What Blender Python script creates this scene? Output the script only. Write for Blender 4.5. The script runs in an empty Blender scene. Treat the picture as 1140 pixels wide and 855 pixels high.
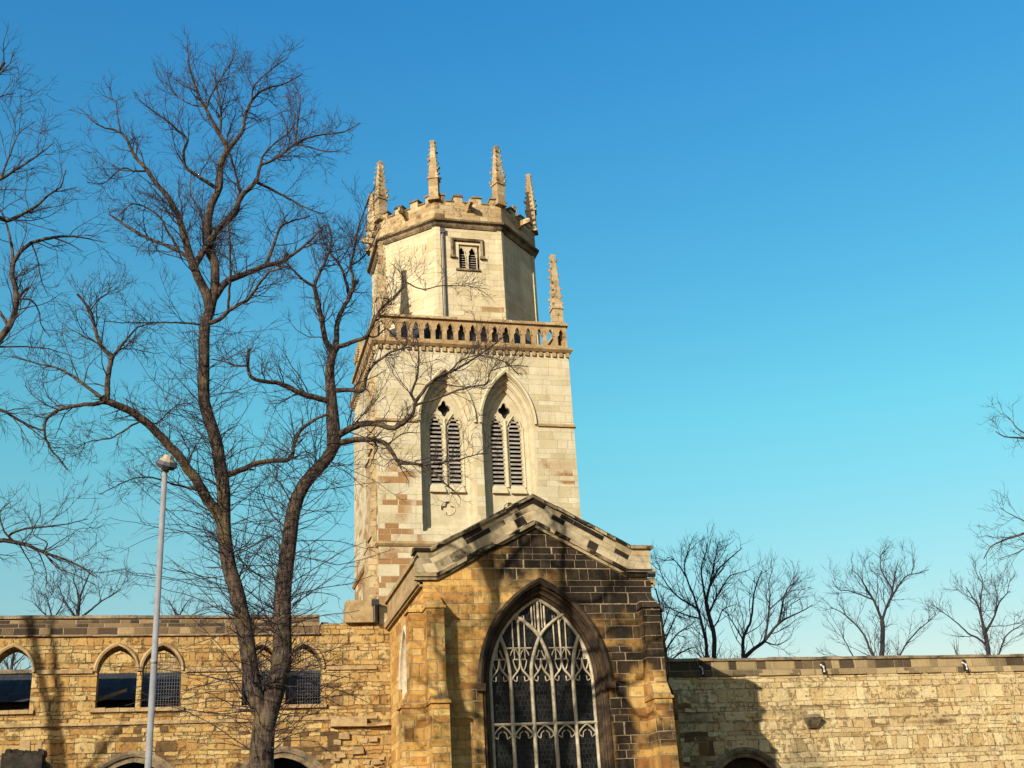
import bpy, math, random
import numpy as np
from mathutils import Vector, Matrix
from mathutils.geometry import tessellate_polygon

C = bpy.context.scene.collection
SC = bpy.context.scene
R = math.radians
rnd = random.Random(7)

# ------------------------------------------------------------------ camera, sky, sun, exposure
F_PX, PITCH, ROLL, YAW, EYE = 1346.5, R(22.28), R(-3.39), R(15.28), 1.6
_f = Vector((math.sin(YAW) * math.cos(PITCH), math.cos(YAW) * math.cos(PITCH), math.sin(PITCH)))
_r0 = Vector((math.cos(YAW), -math.sin(YAW), 0)); _u0 = _r0.cross(_f)
_r = math.cos(ROLL) * _r0 + math.sin(ROLL) * _u0
_u = -math.sin(ROLL) * _r0 + math.cos(ROLL) * _u0
cam = bpy.data.cameras.new('camera')
cam.sensor_fit = 'HORIZONTAL'; cam.sensor_width = 36; cam.lens = F_PX / 1140 * 36
cam.clip_end = 3000
co = bpy.data.objects.new('camera', cam); C.objects.link(co)
co.matrix_world = Matrix(((_r.x, _u.x, -_f.x, 0), (_r.y, _u.y, -_f.y, 0), (_r.z, _u.z, -_f.z, EYE), (0, 0, 0, 1)))
SC.camera = co

SUN_DIR = Vector((-0.94, -1.0, 0.51)).normalized()          # from the place towards the sun
SUN_EL = math.asin(SUN_DIR.z); SUN_AZ = math.atan2(SUN_DIR.x, SUN_DIR.y)
w = bpy.data.worlds.new('World'); SC.world = w; w.use_nodes = True
nt = w.node_tree
sky = nt.nodes.new('ShaderNodeTexSky'); sky.sky_type = 'NISHITA'; sky.sun_disc = False
sky.sun_elevation = SUN_EL; sky.sun_rotation = SUN_AZ % (2 * math.pi)
sky.air_density = 1.0; sky.dust_density = 0.7; sky.ozone_density = 1.6; sky.altitude = 0
hs = nt.nodes.new('ShaderNodeHueSaturation'); hs.inputs['Saturation'].default_value = 1.30; hs.inputs['Hue'].default_value = 0.486
hs.inputs['Value'].default_value = 1.15
nt.links.new(sky.outputs[0], hs.inputs['Color'])
tc = nt.nodes.new('ShaderNodeTexCoord'); sx_ = nt.nodes.new('ShaderNodeSeparateXYZ'); nt.links.new(tc.outputs['Generated'], sx_.inputs[0])
cr = nt.nodes.new('ShaderNodeValToRGB'); nt.links.new(sx_.outputs[2], cr.inputs[0])
cr.color_ramp.elements[0].position = .10; cr.color_ramp.elements[0].color = (.80, .46, .345, 1)
cr.color_ramp.elements[1].position = .66; cr.color_ramp.elements[1].color = (.37, .76, .93, 1)
e_ = cr.color_ramp.elements.new(.34); e_.color = (.66, .84, .64, 1)
mx = nt.nodes.new('ShaderNodeMix'); mx.data_type = 'RGBA'; mx.blend_type = 'MULTIPLY'; mx.inputs[0].default_value = 1
nt.links.new(hs.outputs[0], mx.inputs[6]); nt.links.new(cr.outputs[0], mx.inputs[7])
nt.links.new(mx.outputs[2], nt.nodes['Background'].inputs[0])
nt.nodes['Background'].inputs[1].default_value = 0.128
sl = bpy.data.lights.new('sun', 'SUN'); sl.energy = 5.0; sl.angle = R(0.53); sl.color = (1.0, 0.90, 0.74)
so = bpy.data.objects.new('sun', sl); C.objects.link(so)
so.rotation_euler = (-SUN_DIR).to_track_quat('-Z', 'Y').to_euler()
SC.view_settings.view_transform = 'Standard'; SC.view_settings.look = 'None'
SC.view_settings.exposure = 0.88; SC.view_settings.gamma = 1; SC.view_settings.use_curve_mapping = False


def ray(px, py):
    return _r * ((px - 570) / F_PX) + _u * ((427.5 - py) / F_PX) + _f


def at(px, py, Y):
    v = ray(px, py); v = v * (Y / v.y)
    return Vector((v.x, v.y, v.z + EYE))


# ------------------------------------------------------------------ node helper and materials
class NT:
    def __init__(self, name):
        self.m = bpy.data.materials.new(name); self.m.use_nodes = True
        self.t = self.m.node_tree; self.b = self.t.nodes['Principled BSDF']

    def new(self, typ, **kw):
        n = self.t.nodes.new('ShaderNode' + typ)
        for k, v in kw.items(): setattr(n, k, v)
        return n

    def put(self, sock, v):
        if hasattr(v, 'is_linked') or isinstance(v, bpy.types.NodeSocket): self.t.links.new(v, sock)
        else:
            if isinstance(v, tuple) and len(v) == 3 and sock.type == 'RGBA': v = (*v, 1)
            sock.default_value = v

    def math(self, op, a, b=0.0, c=0.0):
        n = self.new('Math', operation=op)
        self.put(n.inputs[0], a); self.put(n.inputs[1], b)
        if op in ('MULTIPLY_ADD',): self.put(n.inputs[2], c)
        return n.outputs[0]

    def sstep(self, x, a, b):
        n = self.new('MapRange', interpolation_type='SMOOTHSTEP', clamp=True)
        self.put(n.inputs[0], x); self.put(n.inputs[1], a); self.put(n.inputs[2], b)
        return n.outputs[0]

    def mix(self, f, a, b, mode='MIX'):
        n = self.new('Mix', data_type='RGBA', blend_type=mode)
        self.put(n.inputs[0], f); self.put(n.inputs[6], a); self.put(n.inputs[7], b)
        return n.outputs[2]

    def noise(self, scale, detail=3, vec=None, rough=.55, dist=0):
        n = self.new('TexNoise'); n.inputs['Scale'].default_value = scale; n.inputs['Detail'].default_value = detail
        n.inputs['Roughness'].default_value = rough; n.inputs['Distortion'].default_value = dist
        if vec is not None: self.t.links.new(vec, n.inputs['Vector'])
        return n.outputs['Fac']

    def obj(self):
        if not hasattr(self, '_o'): self._o = self.new('NewGeometry').outputs['Position']
        return self._o

    def ramp(self, f, cols):
        n = self.new('ValToRGB'); e = n.color_ramp.elements
        while len(e) < len(cols): e.new(.5)
        for i, c in enumerate(cols):
            p, col = c if isinstance(c[1], tuple) else (i / (len(cols) - 1), c)
            e[i].position = p; e[i].color = (*col, 1)
        self.put(n.inputs[0], f)
        return n.outputs[0]

    def white(self, dim, vec=None, w=None):
        n = self.new('TexWhiteNoise', noise_dimensions=dim)
        if vec is not None: self.t.links.new(vec, n.inputs['Vector'])
        if w is not None: self.put(n.inputs['W'], w)
        return n.outputs['Value']

    def comb(self, x, y, z=0.0):
        n = self.new('CombineXYZ')
        for i, v in enumerate((x, y, z)): self.put(n.inputs[i], v)
        return n.outputs[0]

    def sep(self, v):
        n = self.new('SeparateXYZ'); self.t.links.new(v, n.inputs[0]); return n.outputs

    def bump(self, h, dist, strength=1.0):
        n = self.new('Bump'); n.inputs['Distance'].default_value = dist; n.inputs['Strength'].default_value = strength
        self.put(n.inputs['Height'], h); self.t.links.new(n.outputs[0], self.b.inputs['Normal'])

    def fin(self, col, rough=.9, spec=.25):
        if not isinstance(col, tuple): col = self.mix(1.0, col, (.61, .61, .61), 'MULTIPLY')
        self.put(self.b.inputs['Base Color'], col); self.put(self.b.inputs['Roughness'], rough)
        self.b.inputs['Specular IOR Level'].default_value = spec
        return self.m


def stone(name, cols, h=.3, w=(.45, .85), mw=.012, mortar=(.4, .33, .24), warp=.01, bump=.02, var=.35,
          base=-.3, stains=(), stain_cols=((.02, .017, .014), (.06, .045, .03)), cellk=.8, noisek=1.2, mortar_dirt=.5, streak=0., nscale=.55, pits=0., pit_col=(.10, .06, .028), mfade=0., cv=.28, soft=0.):
    n = NT(name); P = n.obj()
    uv = n.new('UVMap').outputs[0]; s = n.sep(uv)
    u, v = s[0], s[1]
    wn = n.new('TexNoise'); wn.inputs['Scale'].default_value = 2.2; wn.inputs['Detail'].default_value = 3; n.t.links.new(P, wn.inputs['Vector'])
    ws = n.sep(wn.outputs['Color'])
    u = n.math('ADD', u, n.math('MULTIPLY', n.math('SUBTRACT', ws[0], .5), warp * 4))
    v = n.math('ADD', v, n.math('MULTIPLY', n.math('SUBTRACT', ws[1], .5), warp * 3))
    v0 = n.math('DIVIDE', v, h)
    v1 = n.math('ADD', v0, n.math('MULTIPLY', n.math('SINE', n.math('MULTIPLY', v0, 1.7)), cv))   # uneven course heights
    row = n.math('FLOOR', v1); fv = n.math('FRACT', v1)
    rw = n.white('1D', w=row); ro = n.white('1D', w=n.math('ADD', row, 77.3))
    wid = n.math('MULTIPLY_ADD', rw, w[1] - w[0], w[0])
    u1 = n.math('ADD', n.math('DIVIDE', u, wid), n.math('MULTIPLY', ro, 9.0))
    u1 = n.math('ADD', u1, n.math('MULTIPLY', n.math('SINE', n.math('ADD', n.math('MULTIPLY', u1, 2.3), n.math('MULTIPLY', row, 1.7))), .3))
    col = n.math('FLOOR', u1); fu = n.math('FRACT', u1)
    cell = n.comb(col, row, 0.0)
    c1 = n.white('3D', vec=cell); c2 = n.white('3D', vec=n.comb(n.math('ADD', col, 31.7), row, 5.0))
    du = n.math('MULTIPLY', n.math('MINIMUM', fu, n.math('SUBTRACT', 1.0, fu)), wid)
    dv = n.math('MULTIPLY', n.math('MINIMUM', fv, n.math('SUBTRACT', 1.0, fv)), h)
    rag = n.math('MULTIPLY', n.math('SUBTRACT', n.noise(14, 3, P), .5), mw * 1.6)
    d = n.math('ADD', n.math('MINIMUM', du, dv), rag)
    stone_f = n.sstep(d, mw * .45, mw * 1.5)
    if mfade: stone_f = n.math('MAXIMUM', stone_f, n.math('MULTIPLY', n.sstep(n.noise(2.6, 4, P, .6), .42, .60), mfade))
    base_c = n.ramp(c1, cols)
    # within-block grain and broad weathering
    g1 = n.noise(9, 5, P, .65); g2 = n.noise(1.1, 4, P, .6); g3 = n.noise(55, 3, P, .6)
    val = n.math('ADD', n.math('ADD', n.math('MULTIPLY', n.math('SUBTRACT', g1, .5), var * 1.6), n.math('MULTIPLY', n.math('SUBTRACT', g2, .5), var * 1.8)),
                 n.math('MULTIPLY', n.math('SUBTRACT', g3, .5), var * .7))
    val = n.math('ADD', val, 1.0)
    vc = n.comb(val, val, val)
    c = n.mix(1.0, base_c, vc, 'MULTIPLY')
    # stains: blackened or replaced stones
    ps = n.sep(P)
    S = n.math('MULTIPLY_ADD', n.math('SUBTRACT', n.noise(nscale, 5, P, .62), .5), noisek, base)
    for (cx, cz, rx, rz, k) in stains:
        ex = n.math('DIVIDE', n.math('SUBTRACT', ps[0], cx), rx); ez = n.math('DIVIDE', n.math('SUBTRACT', ps[2], cz), rz)
        dd = n.math('ADD', n.math('MULTIPLY', ex, ex), n.math('MULTIPLY', ez, ez))
        e = n.math('MULTIPLY', n.math('EXPONENT', n.math('MULTIPLY', dd, -1.0)), k)
        S = n.math('ADD', S, e)
    S = n.math('ADD', S, n.math('MULTIPLY', n.math('SUBTRACT', g1, .5), .35))
    sf = n.sstep(n.math('SUBTRACT', S, n.math('MULTIPLY', n.math('SUBTRACT', c2, .5), cellk)), -.05 - soft * .5, .28 + soft)
    sc = n.mix(n.math('ADD', n.math('MULTIPLY', c1, .6), n.math('MULTIPLY', n.math('SUBTRACT', g1, .3), .8)), stain_cols[0], stain_cols[1])
    c = n.mix(sf, c, sc)
    if streak:
        st = n.noise(1.0, 4, n.comb(n.math('MULTIPLY', ps[0], 3.5), ps[1], n.math('MULTIPLY', ps[2], .35)), .6)
        c = n.mix(n.math('MULTIPLY', n.sstep(st, .52, .72), streak), c, (.10, .075, .045))
    md = n.mix(n.math('MULTIPLY', sf, mortar_dirt), mortar, (.12, .10, .08))
    md = n.mix(1.0, md, vc, 'MULTIPLY')
    c = n.mix(stone_f, md, c)
    if pits:
        pv = n.noise(4.2, 6, P, .7)
        pf = n.sstep(n.math('ADD', pv, n.math('MULTIPLY', n.math('SUBTRACT', c2, .5), .12)), .56, .66)
        c = n.mix(n.math('MULTIPLY', pf, pits), c, pit_col)
        stone_f = n.math('MULTIPLY', stone_f, n.math('SUBTRACT', 1.0, n.math('MULTIPLY', pf, .7)))
    hgt = n.math('ADD', n.math('MULTIPLY', stone_f, .55), n.math('ADD', n.math('MULTIPLY', g1, .5), n.math('MULTIPLY', c2, .35)))
    hgt = n.math('ADD', hgt, n.math('MULTIPLY', g3, .12))
    n.bump(hgt, bump)
    return n.fin(c, .92, .2)


def plain(name, c0, c1, scale=4, bump=.01, rough=.85, spec=.25, metal=0., det=5):
    n = NT(name); P = n.obj()
    a = n.noise(scale, det, P, .62); b = n.noise(scale * 9, 3, P)
    f = n.math('ADD', n.math('MULTIPLY', a, 1.3), n.math('MULTIPLY', n.math('SUBTRACT', b, .5), .5))
    c = n.mix(n.sstep(f, .35, .95), c0, c1)
    n.bump(n.math('ADD', a, n.math('MULTIPLY', b, .4)), bump)
    n.b.inputs['Metallic'].default_value = metal
    return n.fin(c, rough, spec)


SOOT = ((.007, .006, .005), (.062, .040, .022))
M = {}
M['tower'] = stone('cream_ashlar', [(.54, .465, .29), (.59, .52, .345), (.63, .565, .395), (.57, .50, .32), (.50, .42, .24)], h=.33, w=(.55, 1.05), mw=.008,
                   mortar=(.55, .46, .32), warp=.008, bump=.016, var=.34, base=-.58, noisek=1.0, cellk=1.0, streak=.22,
                   stain_cols=((.26, .13, .05), (.42, .25, .10)), stains=[(8.2, 17.4, 1.1, 2.0, .74), (7.9, 14.2, 1.6, 1.6, .85), (16.2, 18.2, .9, .28, .8), (8.2, 18.8, .7, .6, .4), (15.6, 19.0, 1.2, .4, .25)], mortar_dirt=0)
M['lantern'] = stone('pale_lantern_ashlar', [(.53, .44, .25), (.60, .515, .32), (.64, .56, .375), (.575, .49, .29)], h=.36, w=(.6, 1.1), mw=.008,
                     mortar=(.55, .45, .30), warp=.008, bump=.016, var=.34, streak=.22, base=-.62, noisek=.9, cellk=1.0, stain_cols=((.26, .15, .06), (.44, .29, .12)),
                     stains=[(12.4, 27.0, 2.0, .9, .42), (11.9, 31.9, 3.6, .45, .3)], mortar_dirt=0)
M['parapet'] = stone('weathered_parapet_stone', [(.40, .28, .13), (.50, .37, .19), (.56, .44, .25), (.34, .22, .10)], h=.32, w=(.4, .8), mw=.01, mortar=(.42, .33, .2),
                     bump=.02, var=.4, pits=.65, base=-.36, cellk=.9, stain_cols=((.10, .06, .03), (.25, .14, .06)), mortar_dirt=.2)
M['transept'] = stone('golden_transept_ashlar', [(.46, .22, .05), (.62, .36, .10), (.72, .48, .17), (.54, .27, .065), (.68, .42, .12), (.40, .18, .05)], h=.31, w=(.5, .95), mw=.011,
                      mortar=(.46, .35, .2), warp=.010, bump=.035, var=.6, pits=.4, pit_col=(.09, .045, .015), base=-.14, noisek=1.8, cellk=.34, soft=.24, streak=.6, stain_cols=SOOT,
                      stains=[(12.6, 12.9, 2.2, 1.0, .9), (14.3, 11.5, 1.7, 1.2, .95), (16.2, 11.3, 1.2, .9, .7), (11.0, 12.0, 1.0, .7, .55), (14.9, 8.2, .45, 1.3, .55), (15.6, 9.8, 1.4, .5, .3),
                              (9.1, 10.4, .6, 1.2, -.5), (15.6, 7.4, .6, .7, -.25), (14.75, 5.6, .40, 2.4, .95), (9.50, 6.0, .2, 2.6, .40), (8.4, 8.0, .8, 3.0, -.35), (16.4, 7.8, .8, 3.4, .50), (15.7, 6.0, .9, .35, .35), (15.4, 8.9, 1.0, .3, .45), (13.9, 13.2, 1.6, .5, .5)], mortar_dirt=.15)
M['gable_coping'] = stone('sooted_coping_stone', [(.46, .36, .20), (.54, .44, .27), (.40, .30, .16)], h=.5, w=(.6, 1.0), mw=.008, mortar=(.4, .32, .2), bump=.02, var=.4,
                          base=.16, cellk=.7, noisek=1.6, stain_cols=SOOT, nscale=1.1)
M['gable_band'] = stone('gable_parapet_masonry', [(.52, .41, .23), (.58, .47, .29), (.46, .35, .18)], h=.27, w=(.6, 1.0), mw=.010, mortar=(.50, .41, .27), bump=.02, var=.35,
                        base=-.06, cellk=1.3, noisek=.9, stain_cols=SOOT, mortar_dirt=0, stains=[(11.0, 14.1, 1.3, .6, .35), (13.4, 13.9, 1.2, .6, .35)])
M['window_stone'] = plain('carved_window_stone', (.42, .35, .23), (.66, .57, .41), 5, .006)
M['belfry_stone'] = plain('cream_dressed_stone', (.49, .42, .255), (.62, .55, .375), 3, .006)
M['hood'] = plain('blackened_moulding_stone', (.010, .008, .007), (.10, .062, .03), 1.6, .01)
M['golden_dressed'] = plain('golden_dressed_stone', (.28, .18, .08), (.50, .36, .18), 2.2, .012)
M['nave'] = stone('rubble_nave_stone', [(.46, .28, .09), (.55, .37, .14), (.62, .45, .19), (.41, .22, .065), (.52, .32, .105)], h=.225, w=(.26, .70), mw=.015, mortar=(.15, .10, .05), pits=.55, mfade=.8, cv=.42,
                  warp=.05, bump=.09, var=.45, base=-.36, noisek=1.0, cellk=.9, stain_cols=((.07, .045, .022), (.20, .11, .04)),
                  stains=[(5.8, 7.8, 2.4, 2.2, .22), (-2.2, 7.0, 1.6, .9, .4), (3.0, 6.7, 2.4, .7, .4)], mortar_dirt=.6)
M['nave_top'] = stone('dark_nave_top_courses', [(.26, .17, .08), (.34, .23, .11), (.20, .13, .065), (.40, .28, .14)], h=.20, w=(.4, .75), mw=.012, mortar=(.36, .28, .18), warp=.014,
                      bump=.03, var=.4, base=.2, soft=.2, noisek=1.1, cellk=.9, stain_cols=((.035, .026, .018), (.11, .07, .038)), mortar_dirt=.1)
M['chancel'] = stone('pale_chancel_stone', [(.58, .42, .20), (.66, .51, .26), (.72, .58, .32), (.52, .36, .16), (.63, .47, .23)], h=.31, w=(.35, 1.25), mw=.012, mortar=(.28, .19, .09), pits=.55, mfade=.85, cv=.45, pit_col=(.22, .13, .05),
                     warp=.045, bump=.09, var=.5, base=-.42, noisek=1.0, cellk=.75, stain_cols=((.10, .06, .025), (.26, .14, .05)),
                     stains=[(24, 8.0, 8, .16, .35), (31, 8.1, 3.4, .10, .45), (33, 7.2, 6, .14, .26), (27, 6.5, 5, .5, .15), (38, 6.2, 5, .6, .2), (20.5, 6.6, 1.8, 1.8, .5), (18.5, 9.3, 1.6, 1.6, .35)], mortar_dirt=.5)
M['chancel_top'] = stone('sooted_chancel_courses', [(.40, .29, .14), (.48, .36, .18), (.34, .24, .12)], h=.36, w=(.5, 1.0), mw=.014, mortar=(.36, .28, .17), warp=.016,
                         bump=.03, var=.45, base=.14, noisek=1.3, cellk=.9, soft=.25, streak=.4, stain_cols=((.035, .026, .016), (.16, .11, .058)), stains=[(20, 9.8, 5, 1.5, .4)], mortar_dirt=.2)
M['ruin_coping'] = plain('lichened_coping_stone', (.055, .042, .028), (.34, .26, .15), 1.3, .03)
M['dark_rough'] = plain('dark_rough_stone', (.008, .007, .006), (.055, .042, .028), 2.5, .05)  # near-black rough stone with random mottling
M['lead'] = plain('dull_lead', (.05, .05, .052), (.11, .11, .115), 3, .006, .6, .4)
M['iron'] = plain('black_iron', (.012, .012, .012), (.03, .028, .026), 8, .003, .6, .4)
M['slate'] = stone('dark_slate', [(.03, .032, .036), (.045, .047, .052), (.06, .06, .062)], h=.22, w=(.25, .4), mw=.006, mortar=(.01, .01, .01), bump=.01, var=.3, base=-2)
M['louvre'] = plain('grey_louvre_slate', (.24, .22, .19), (.44, .40, .34), 4, .004)
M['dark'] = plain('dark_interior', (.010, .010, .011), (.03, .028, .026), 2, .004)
M['spout'] = plain('white_lead_spout', (.55, .56, .55), (.78, .78, .76), 8, .003, .5)
M['pole'] = plain('painted_steel', (.24, .235, .23), (.34, .33, .32), 5, .002, .55, .4)
M['cap'] = plain('beige_lamp_cap', (.32, .27, .19), (.44, .37, .26), 8, .002, .6, .4)
M['plank'] = plain('weathered_plank', (.22, .17, .12), (.40, .33, .25), 5, .004)
M['grass'] = plain('winter_grass', (.035, .055, .014), (.09, .10, .03), 6, .03, 1.0, .1)
M['paving'] = plain('grey_path', (.12, .11, .10), (.2, .19, .17), 5, .01)


def leaded_glass():
    n = NT('leaded_glass'); P = n.obj(); s = n.sep(P)
    wv = n.math('MULTIPLY', n.math('SUBTRACT', n.noise(1.6, 2, P), .5), .10)
    xs = n.math('ADD', s[0], wv)
    row = n.math('FLOOR', n.math('DIVIDE', s[2], .17))
    a = n.math('FRACT', n.math('ADD', n.math('DIVIDE', xs, .145), n.math('MULTIPLY', n.math('MODULO', row, 2.0), .5)))
    b = n.math('FRACT', n.math('DIVIDE', s[2], .17))
    da = n.math('MULTIPLY', n.math('MINIMUM', a, n.math('SUBTRACT', 1.0, a)), .145)
    db = n.math('MULTIPLY', n.math('MINIMUM', b, n.math('SUBTRACT', 1.0, b)), .17)
    lead = n.math('SUBTRACT', 1.0, n.sstep(n.math('MINIMUM', da, db), .006, .016))
    wire = n.math('FRACT', n.math('DIVIDE', s[2], .045))
    wv2 = n.math('FRACT', n.math('DIVIDE', s[0], .045))
    wr = n.math('MAXIMUM', n.sstep(wire, .86, .95), n.sstep(wv2, .86, .95))
    cell = n.white('3D', vec=n.comb(n.math('FLOOR', n.math('DIVIDE', xs, .145)), row, 0.))
    g = n.ramp(cell, [(.003, .004, .005), (.005, .008, .010), (.016, .019, .019), (.004, .005, .006)])
    big = n.noise(1.8, 3, P)
    c = n.mix(n.math('MULTIPLY', lead, .55), g, (.055, .052, .045))
    c = n.mix(n.math('MULTIPLY', wr, n.sstep(big, .42, .62)), c, (.065, .062, .052))
    n.bump(n.math('ADD', n.math('MULTIPLY', lead, .6), n.math('ADD', n.math('MULTIPLY', n.noise(7, 2, P), .8), n.math('MULTIPLY', cell, .5))), .006)
    return n.fin(c, n.math('MULTIPLY_ADD', lead, .3, .42), .10)


M['glass'] = leaded_glass()


def bark(name, c0, c1, lich):
    n = NT(name); P = n.obj(); s = n.sep(P)
    st = n.noise(1.0, 5, n.comb(n.math('MULTIPLY', s[0], 14.0), n.math('MULTIPLY', s[1], 14.0), n.math('MULTIPLY', s[2], 3.5)), .6)
    ring = n.noise(1.0, 3, n.comb(n.math('MULTIPLY', s[0], 2.0), n.math('MULTIPLY', s[1], 2.0), n.math('MULTIPLY', s[2], 9.0)), .6)
    big = n.noise(1.2, 4, P)
    c = n.mix(n.sstep(n.math('ADD', n.math('MULTIPLY', st, .6), n.math('MULTIPLY', ring, .4)), .36, .66), c0, c1)
    c = n.mix(n.math('MULTIPLY', n.sstep(big, .52, .70), .6), c, lich)
    n.bump(n.math('ADD', st, n.math('MULTIPLY', ring, .8)), .07)
    return n.fin(c, .92, .15)


M['bark'] = bark('grey_brown_bark', (.018, .013, .012), (.145, .103, .072), (.17, .13, .055))
M['twig'] = plain('purple_brown_twig', (.030, .020, .028), (.075, .052, .052), 3, .002, .85)
M['far_bark'] = plain('distant_dark_bark', (.020, .017, .02), (.045, .036, .036), 2, .01)
M['far_twig'] = plain('distant_twig', (.035, .032, .055), (.06, .05, .07), 2, .002)


# ------------------------------------------------------------------ mesh builder
class MB:
    def __init__(self):
        self.v = []; self.f = []; self.M = Matrix.Identity(4)

    def add(self, vs, fs):
        o = len(self.v)
        self.v += [self.M @ Vector(p) for p in vs]; self.f += [tuple(i + o for i in f) for f in fs]

    def box(self, x0, x1, y0, y1, z0, z1, j=0.0):
        g = lambda: rnd.uniform(-j, j) if j else 0
        vs = [(x + g(), y + g(), z + g()) for x in (x0, x1) for y in (y0, y1) for z in (z0, z1)]
        self.add(vs, [(0, 1, 3, 2), (4, 6, 7, 5), (0, 4, 5, 1), (2, 3, 7, 6), (0, 2, 6, 4), (1, 5, 7, 3)])

    def hexa(self, vs):          # eight points: four bottom (ccw), four top
        self.add(vs, [(0, 3, 2, 1), (4, 5, 6, 7), (0, 1, 5, 4), (1, 2, 6, 5), (2, 3, 7, 6), (3, 0, 4, 7)])

    def prism(self, poly, y0, y1, holes=()):       # polygon in x,z pushed from y0 to y1
        loops = [list(poly)] + [list(h) for h in holes]
        tris = tessellate_polygon([[Vector((x, z, 0)) for x, z in l] for l in loops])
        flat = [p for l in loops for p in l]; n = len(flat)
        vs = [(x, y0, z) for x, z in flat] + [(x, y1, z) for x, z in flat]
        fs = []
        for a, b, c in tris:
            ar = (flat[b][0] - flat[a][0]) * (flat[c][1] - flat[a][1]) - (flat[c][0] - flat[a][0]) * (flat[b][1] - flat[a][1])
            if ar < 0: b, c = c, b
            fs.append((a, b, c)); fs.append((a + n, c + n, b + n))
        o = 0
        for k, l in enumerate(loops):
            m = len(l); ar = sum(l[i][0] * l[(i + 1) % m][1] - l[(i + 1) % m][0] * l[i][1] for i in range(m))
            out = (ar > 0) == (k == 0)
            for i in range(m):
                a, b = o + i, o + (i + 1) % m
                fs.append((b, a, a + n, b + n) if out else (a, b, b + n, a + n))
            o += m
        self.add(vs, fs)

    def loft(self, outs):        # list of (outline in x,z, y): strips between equal outlines
        for (a, ya), (b, yb) in zip(outs, outs[1:]):
            n = len(a)
            self.add([(x, ya, z) for x, z in a] + [(x, yb, z) for x, z in b], [(i, (i + 1) % n, n + (i + 1) % n, n + i) for i in range(n)])

    def sweep(self, pts, prof, closed=False):      # pts in x,z; prof = (in-plane offset, y)
        n = len(pts); m = len(prof); rings = []
        for i in range(n):
            p = Vector(pts[i])
            a = Vector(pts[i - 1]) if (i > 0 or closed) else None
            b = Vector(pts[(i + 1) % n]) if (i < n - 1 or closed) else None
            ta = (p - a).normalized() if a is not None else None
            tb = (b - p).normalized() if b is not None else None
            if ta is None: ta = tb
            if tb is None: tb = ta
            na = Vector((-ta.y, ta.x)); nb = Vector((-tb.y, tb.x)); nn = na + nb
            nn = nn.normalized() if nn.length > 1e-6 else na
            k = 1 / max(.35, nn.dot(na))
            rings.append([(p.x + nn.x * o * k, y, p.y + nn.y * o * k) for o, y in prof])
        vs = [q for r in rings for q in r]; fs = []
        for i in range(n if closed else n - 1):
            for j in range(m):
                a, b = i * m + j, i * m + (j + 1) % m; c, d = ((i + 1) % n) * m + (j + 1) % m, ((i + 1) % n) * m + j
                fs.append((a, b, c, d))
        if not closed: fs += [tuple(range(m - 1, -1, -1)), tuple((n - 1) * m + j for j in range(m))]
        self.add(vs, fs)

    def bar(self, pts, wd, y0, y1, closed=False):  # tracery bar: chamfered front
        hw = wd / 2; c = min(hw * .75, (y1 - y0) * .45)
        self.sweep(pts, [(-hw, y1), (-hw, y0 + c), (-hw * .25, y0), (hw * .25, y0), (hw, y0 + c), (hw, y1)], closed)

    def tube(self, pts, rad, n=8):
        pts = [Vector(p) for p in pts]
        rad = rad if isinstance(rad, (list, tuple)) else [rad] * len(pts)
        vs = []; 
        for i, p in enumerate(pts):
            t = (pts[min(i + 1, len(pts) - 1)] - pts[max(i - 1, 0)]).normalized()
            a = t.orthogonal().normalized() if abs(t.z) < .95 else (Vector((1, 0, 0)) - t * t.x).normalized()
            b = t.cross(a)
            vs += [p + (a * math.cos(2 * math.pi * k / n) + b * math.sin(2 * math.pi * k / n)) * rad[i] for k in range(n)]
        fs = [(i * n + k, i * n + (k + 1) % n, (i + 1) * n + (k + 1) % n, (i + 1) * n + k) for i in range(len(pts) - 1) for k in range(n)]
        fs += [tuple(range(n - 1, -1, -1)), tuple((len(pts) - 1) * n + k for k in range(n))]
        self.add(vs, fs)

    def build(self, name, mat, parent=None, smooth=False, uvf=None):
        me = bpy.data.meshes.new(name); me.from_pydata([tuple(p) for p in self.v], [], self.f)
        uvl = me.uv_layers.new(name='UVMap').data
        V = [p.co for p in me.vertices]
        for p in me.polygons:
            n = p.normal
            if abs(n.z) > .92: tx, mode = None, 1
            else:
                l = math.hypot(n.x, n.y); tx = (-n.y / l, n.x / l); mode = 0
            for li in p.loop_indices:
                c = V[me.loops[li].vertex_index]
                uvl[li].uv = uvf(c) if uvf else (c.x, c.y) if mode else (c.x * tx[0] + c.y * tx[1], c.z)
        if smooth: me.polygons.foreach_set('use_smooth', [True] * len(me.polygons))
        me.materials.append(mat)
        return link(name, me, parent)


def link(name, data, parent=None):
    o = bpy.data.objects.new(name, data); C.objects.link(o)
    if parent is not None:
        o.parent = parent
        o.matrix_parent_inverse = parent_world(parent).inverted()
    return o


def parent_world(p):
    m = Matrix.LocRotScale(p.location, p.rotation_euler, p.scale)
    return m if p.parent is None else parent_world(p.parent) @ p.matrix_parent_inverse @ m


def thing(name, label, cat, loc=(0, 0, 0), group=None):
    o = bpy.data.objects.new(name, None); C.objects.link(o); o.location = loc
    o['label'] = label; o['category'] = cat
    if group: o['group'] = group
    return o


def tag(o, label, cat, group=None):
    o['label'] = label; o['category'] = cat
    if group: o['group'] = group
    return o


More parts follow.
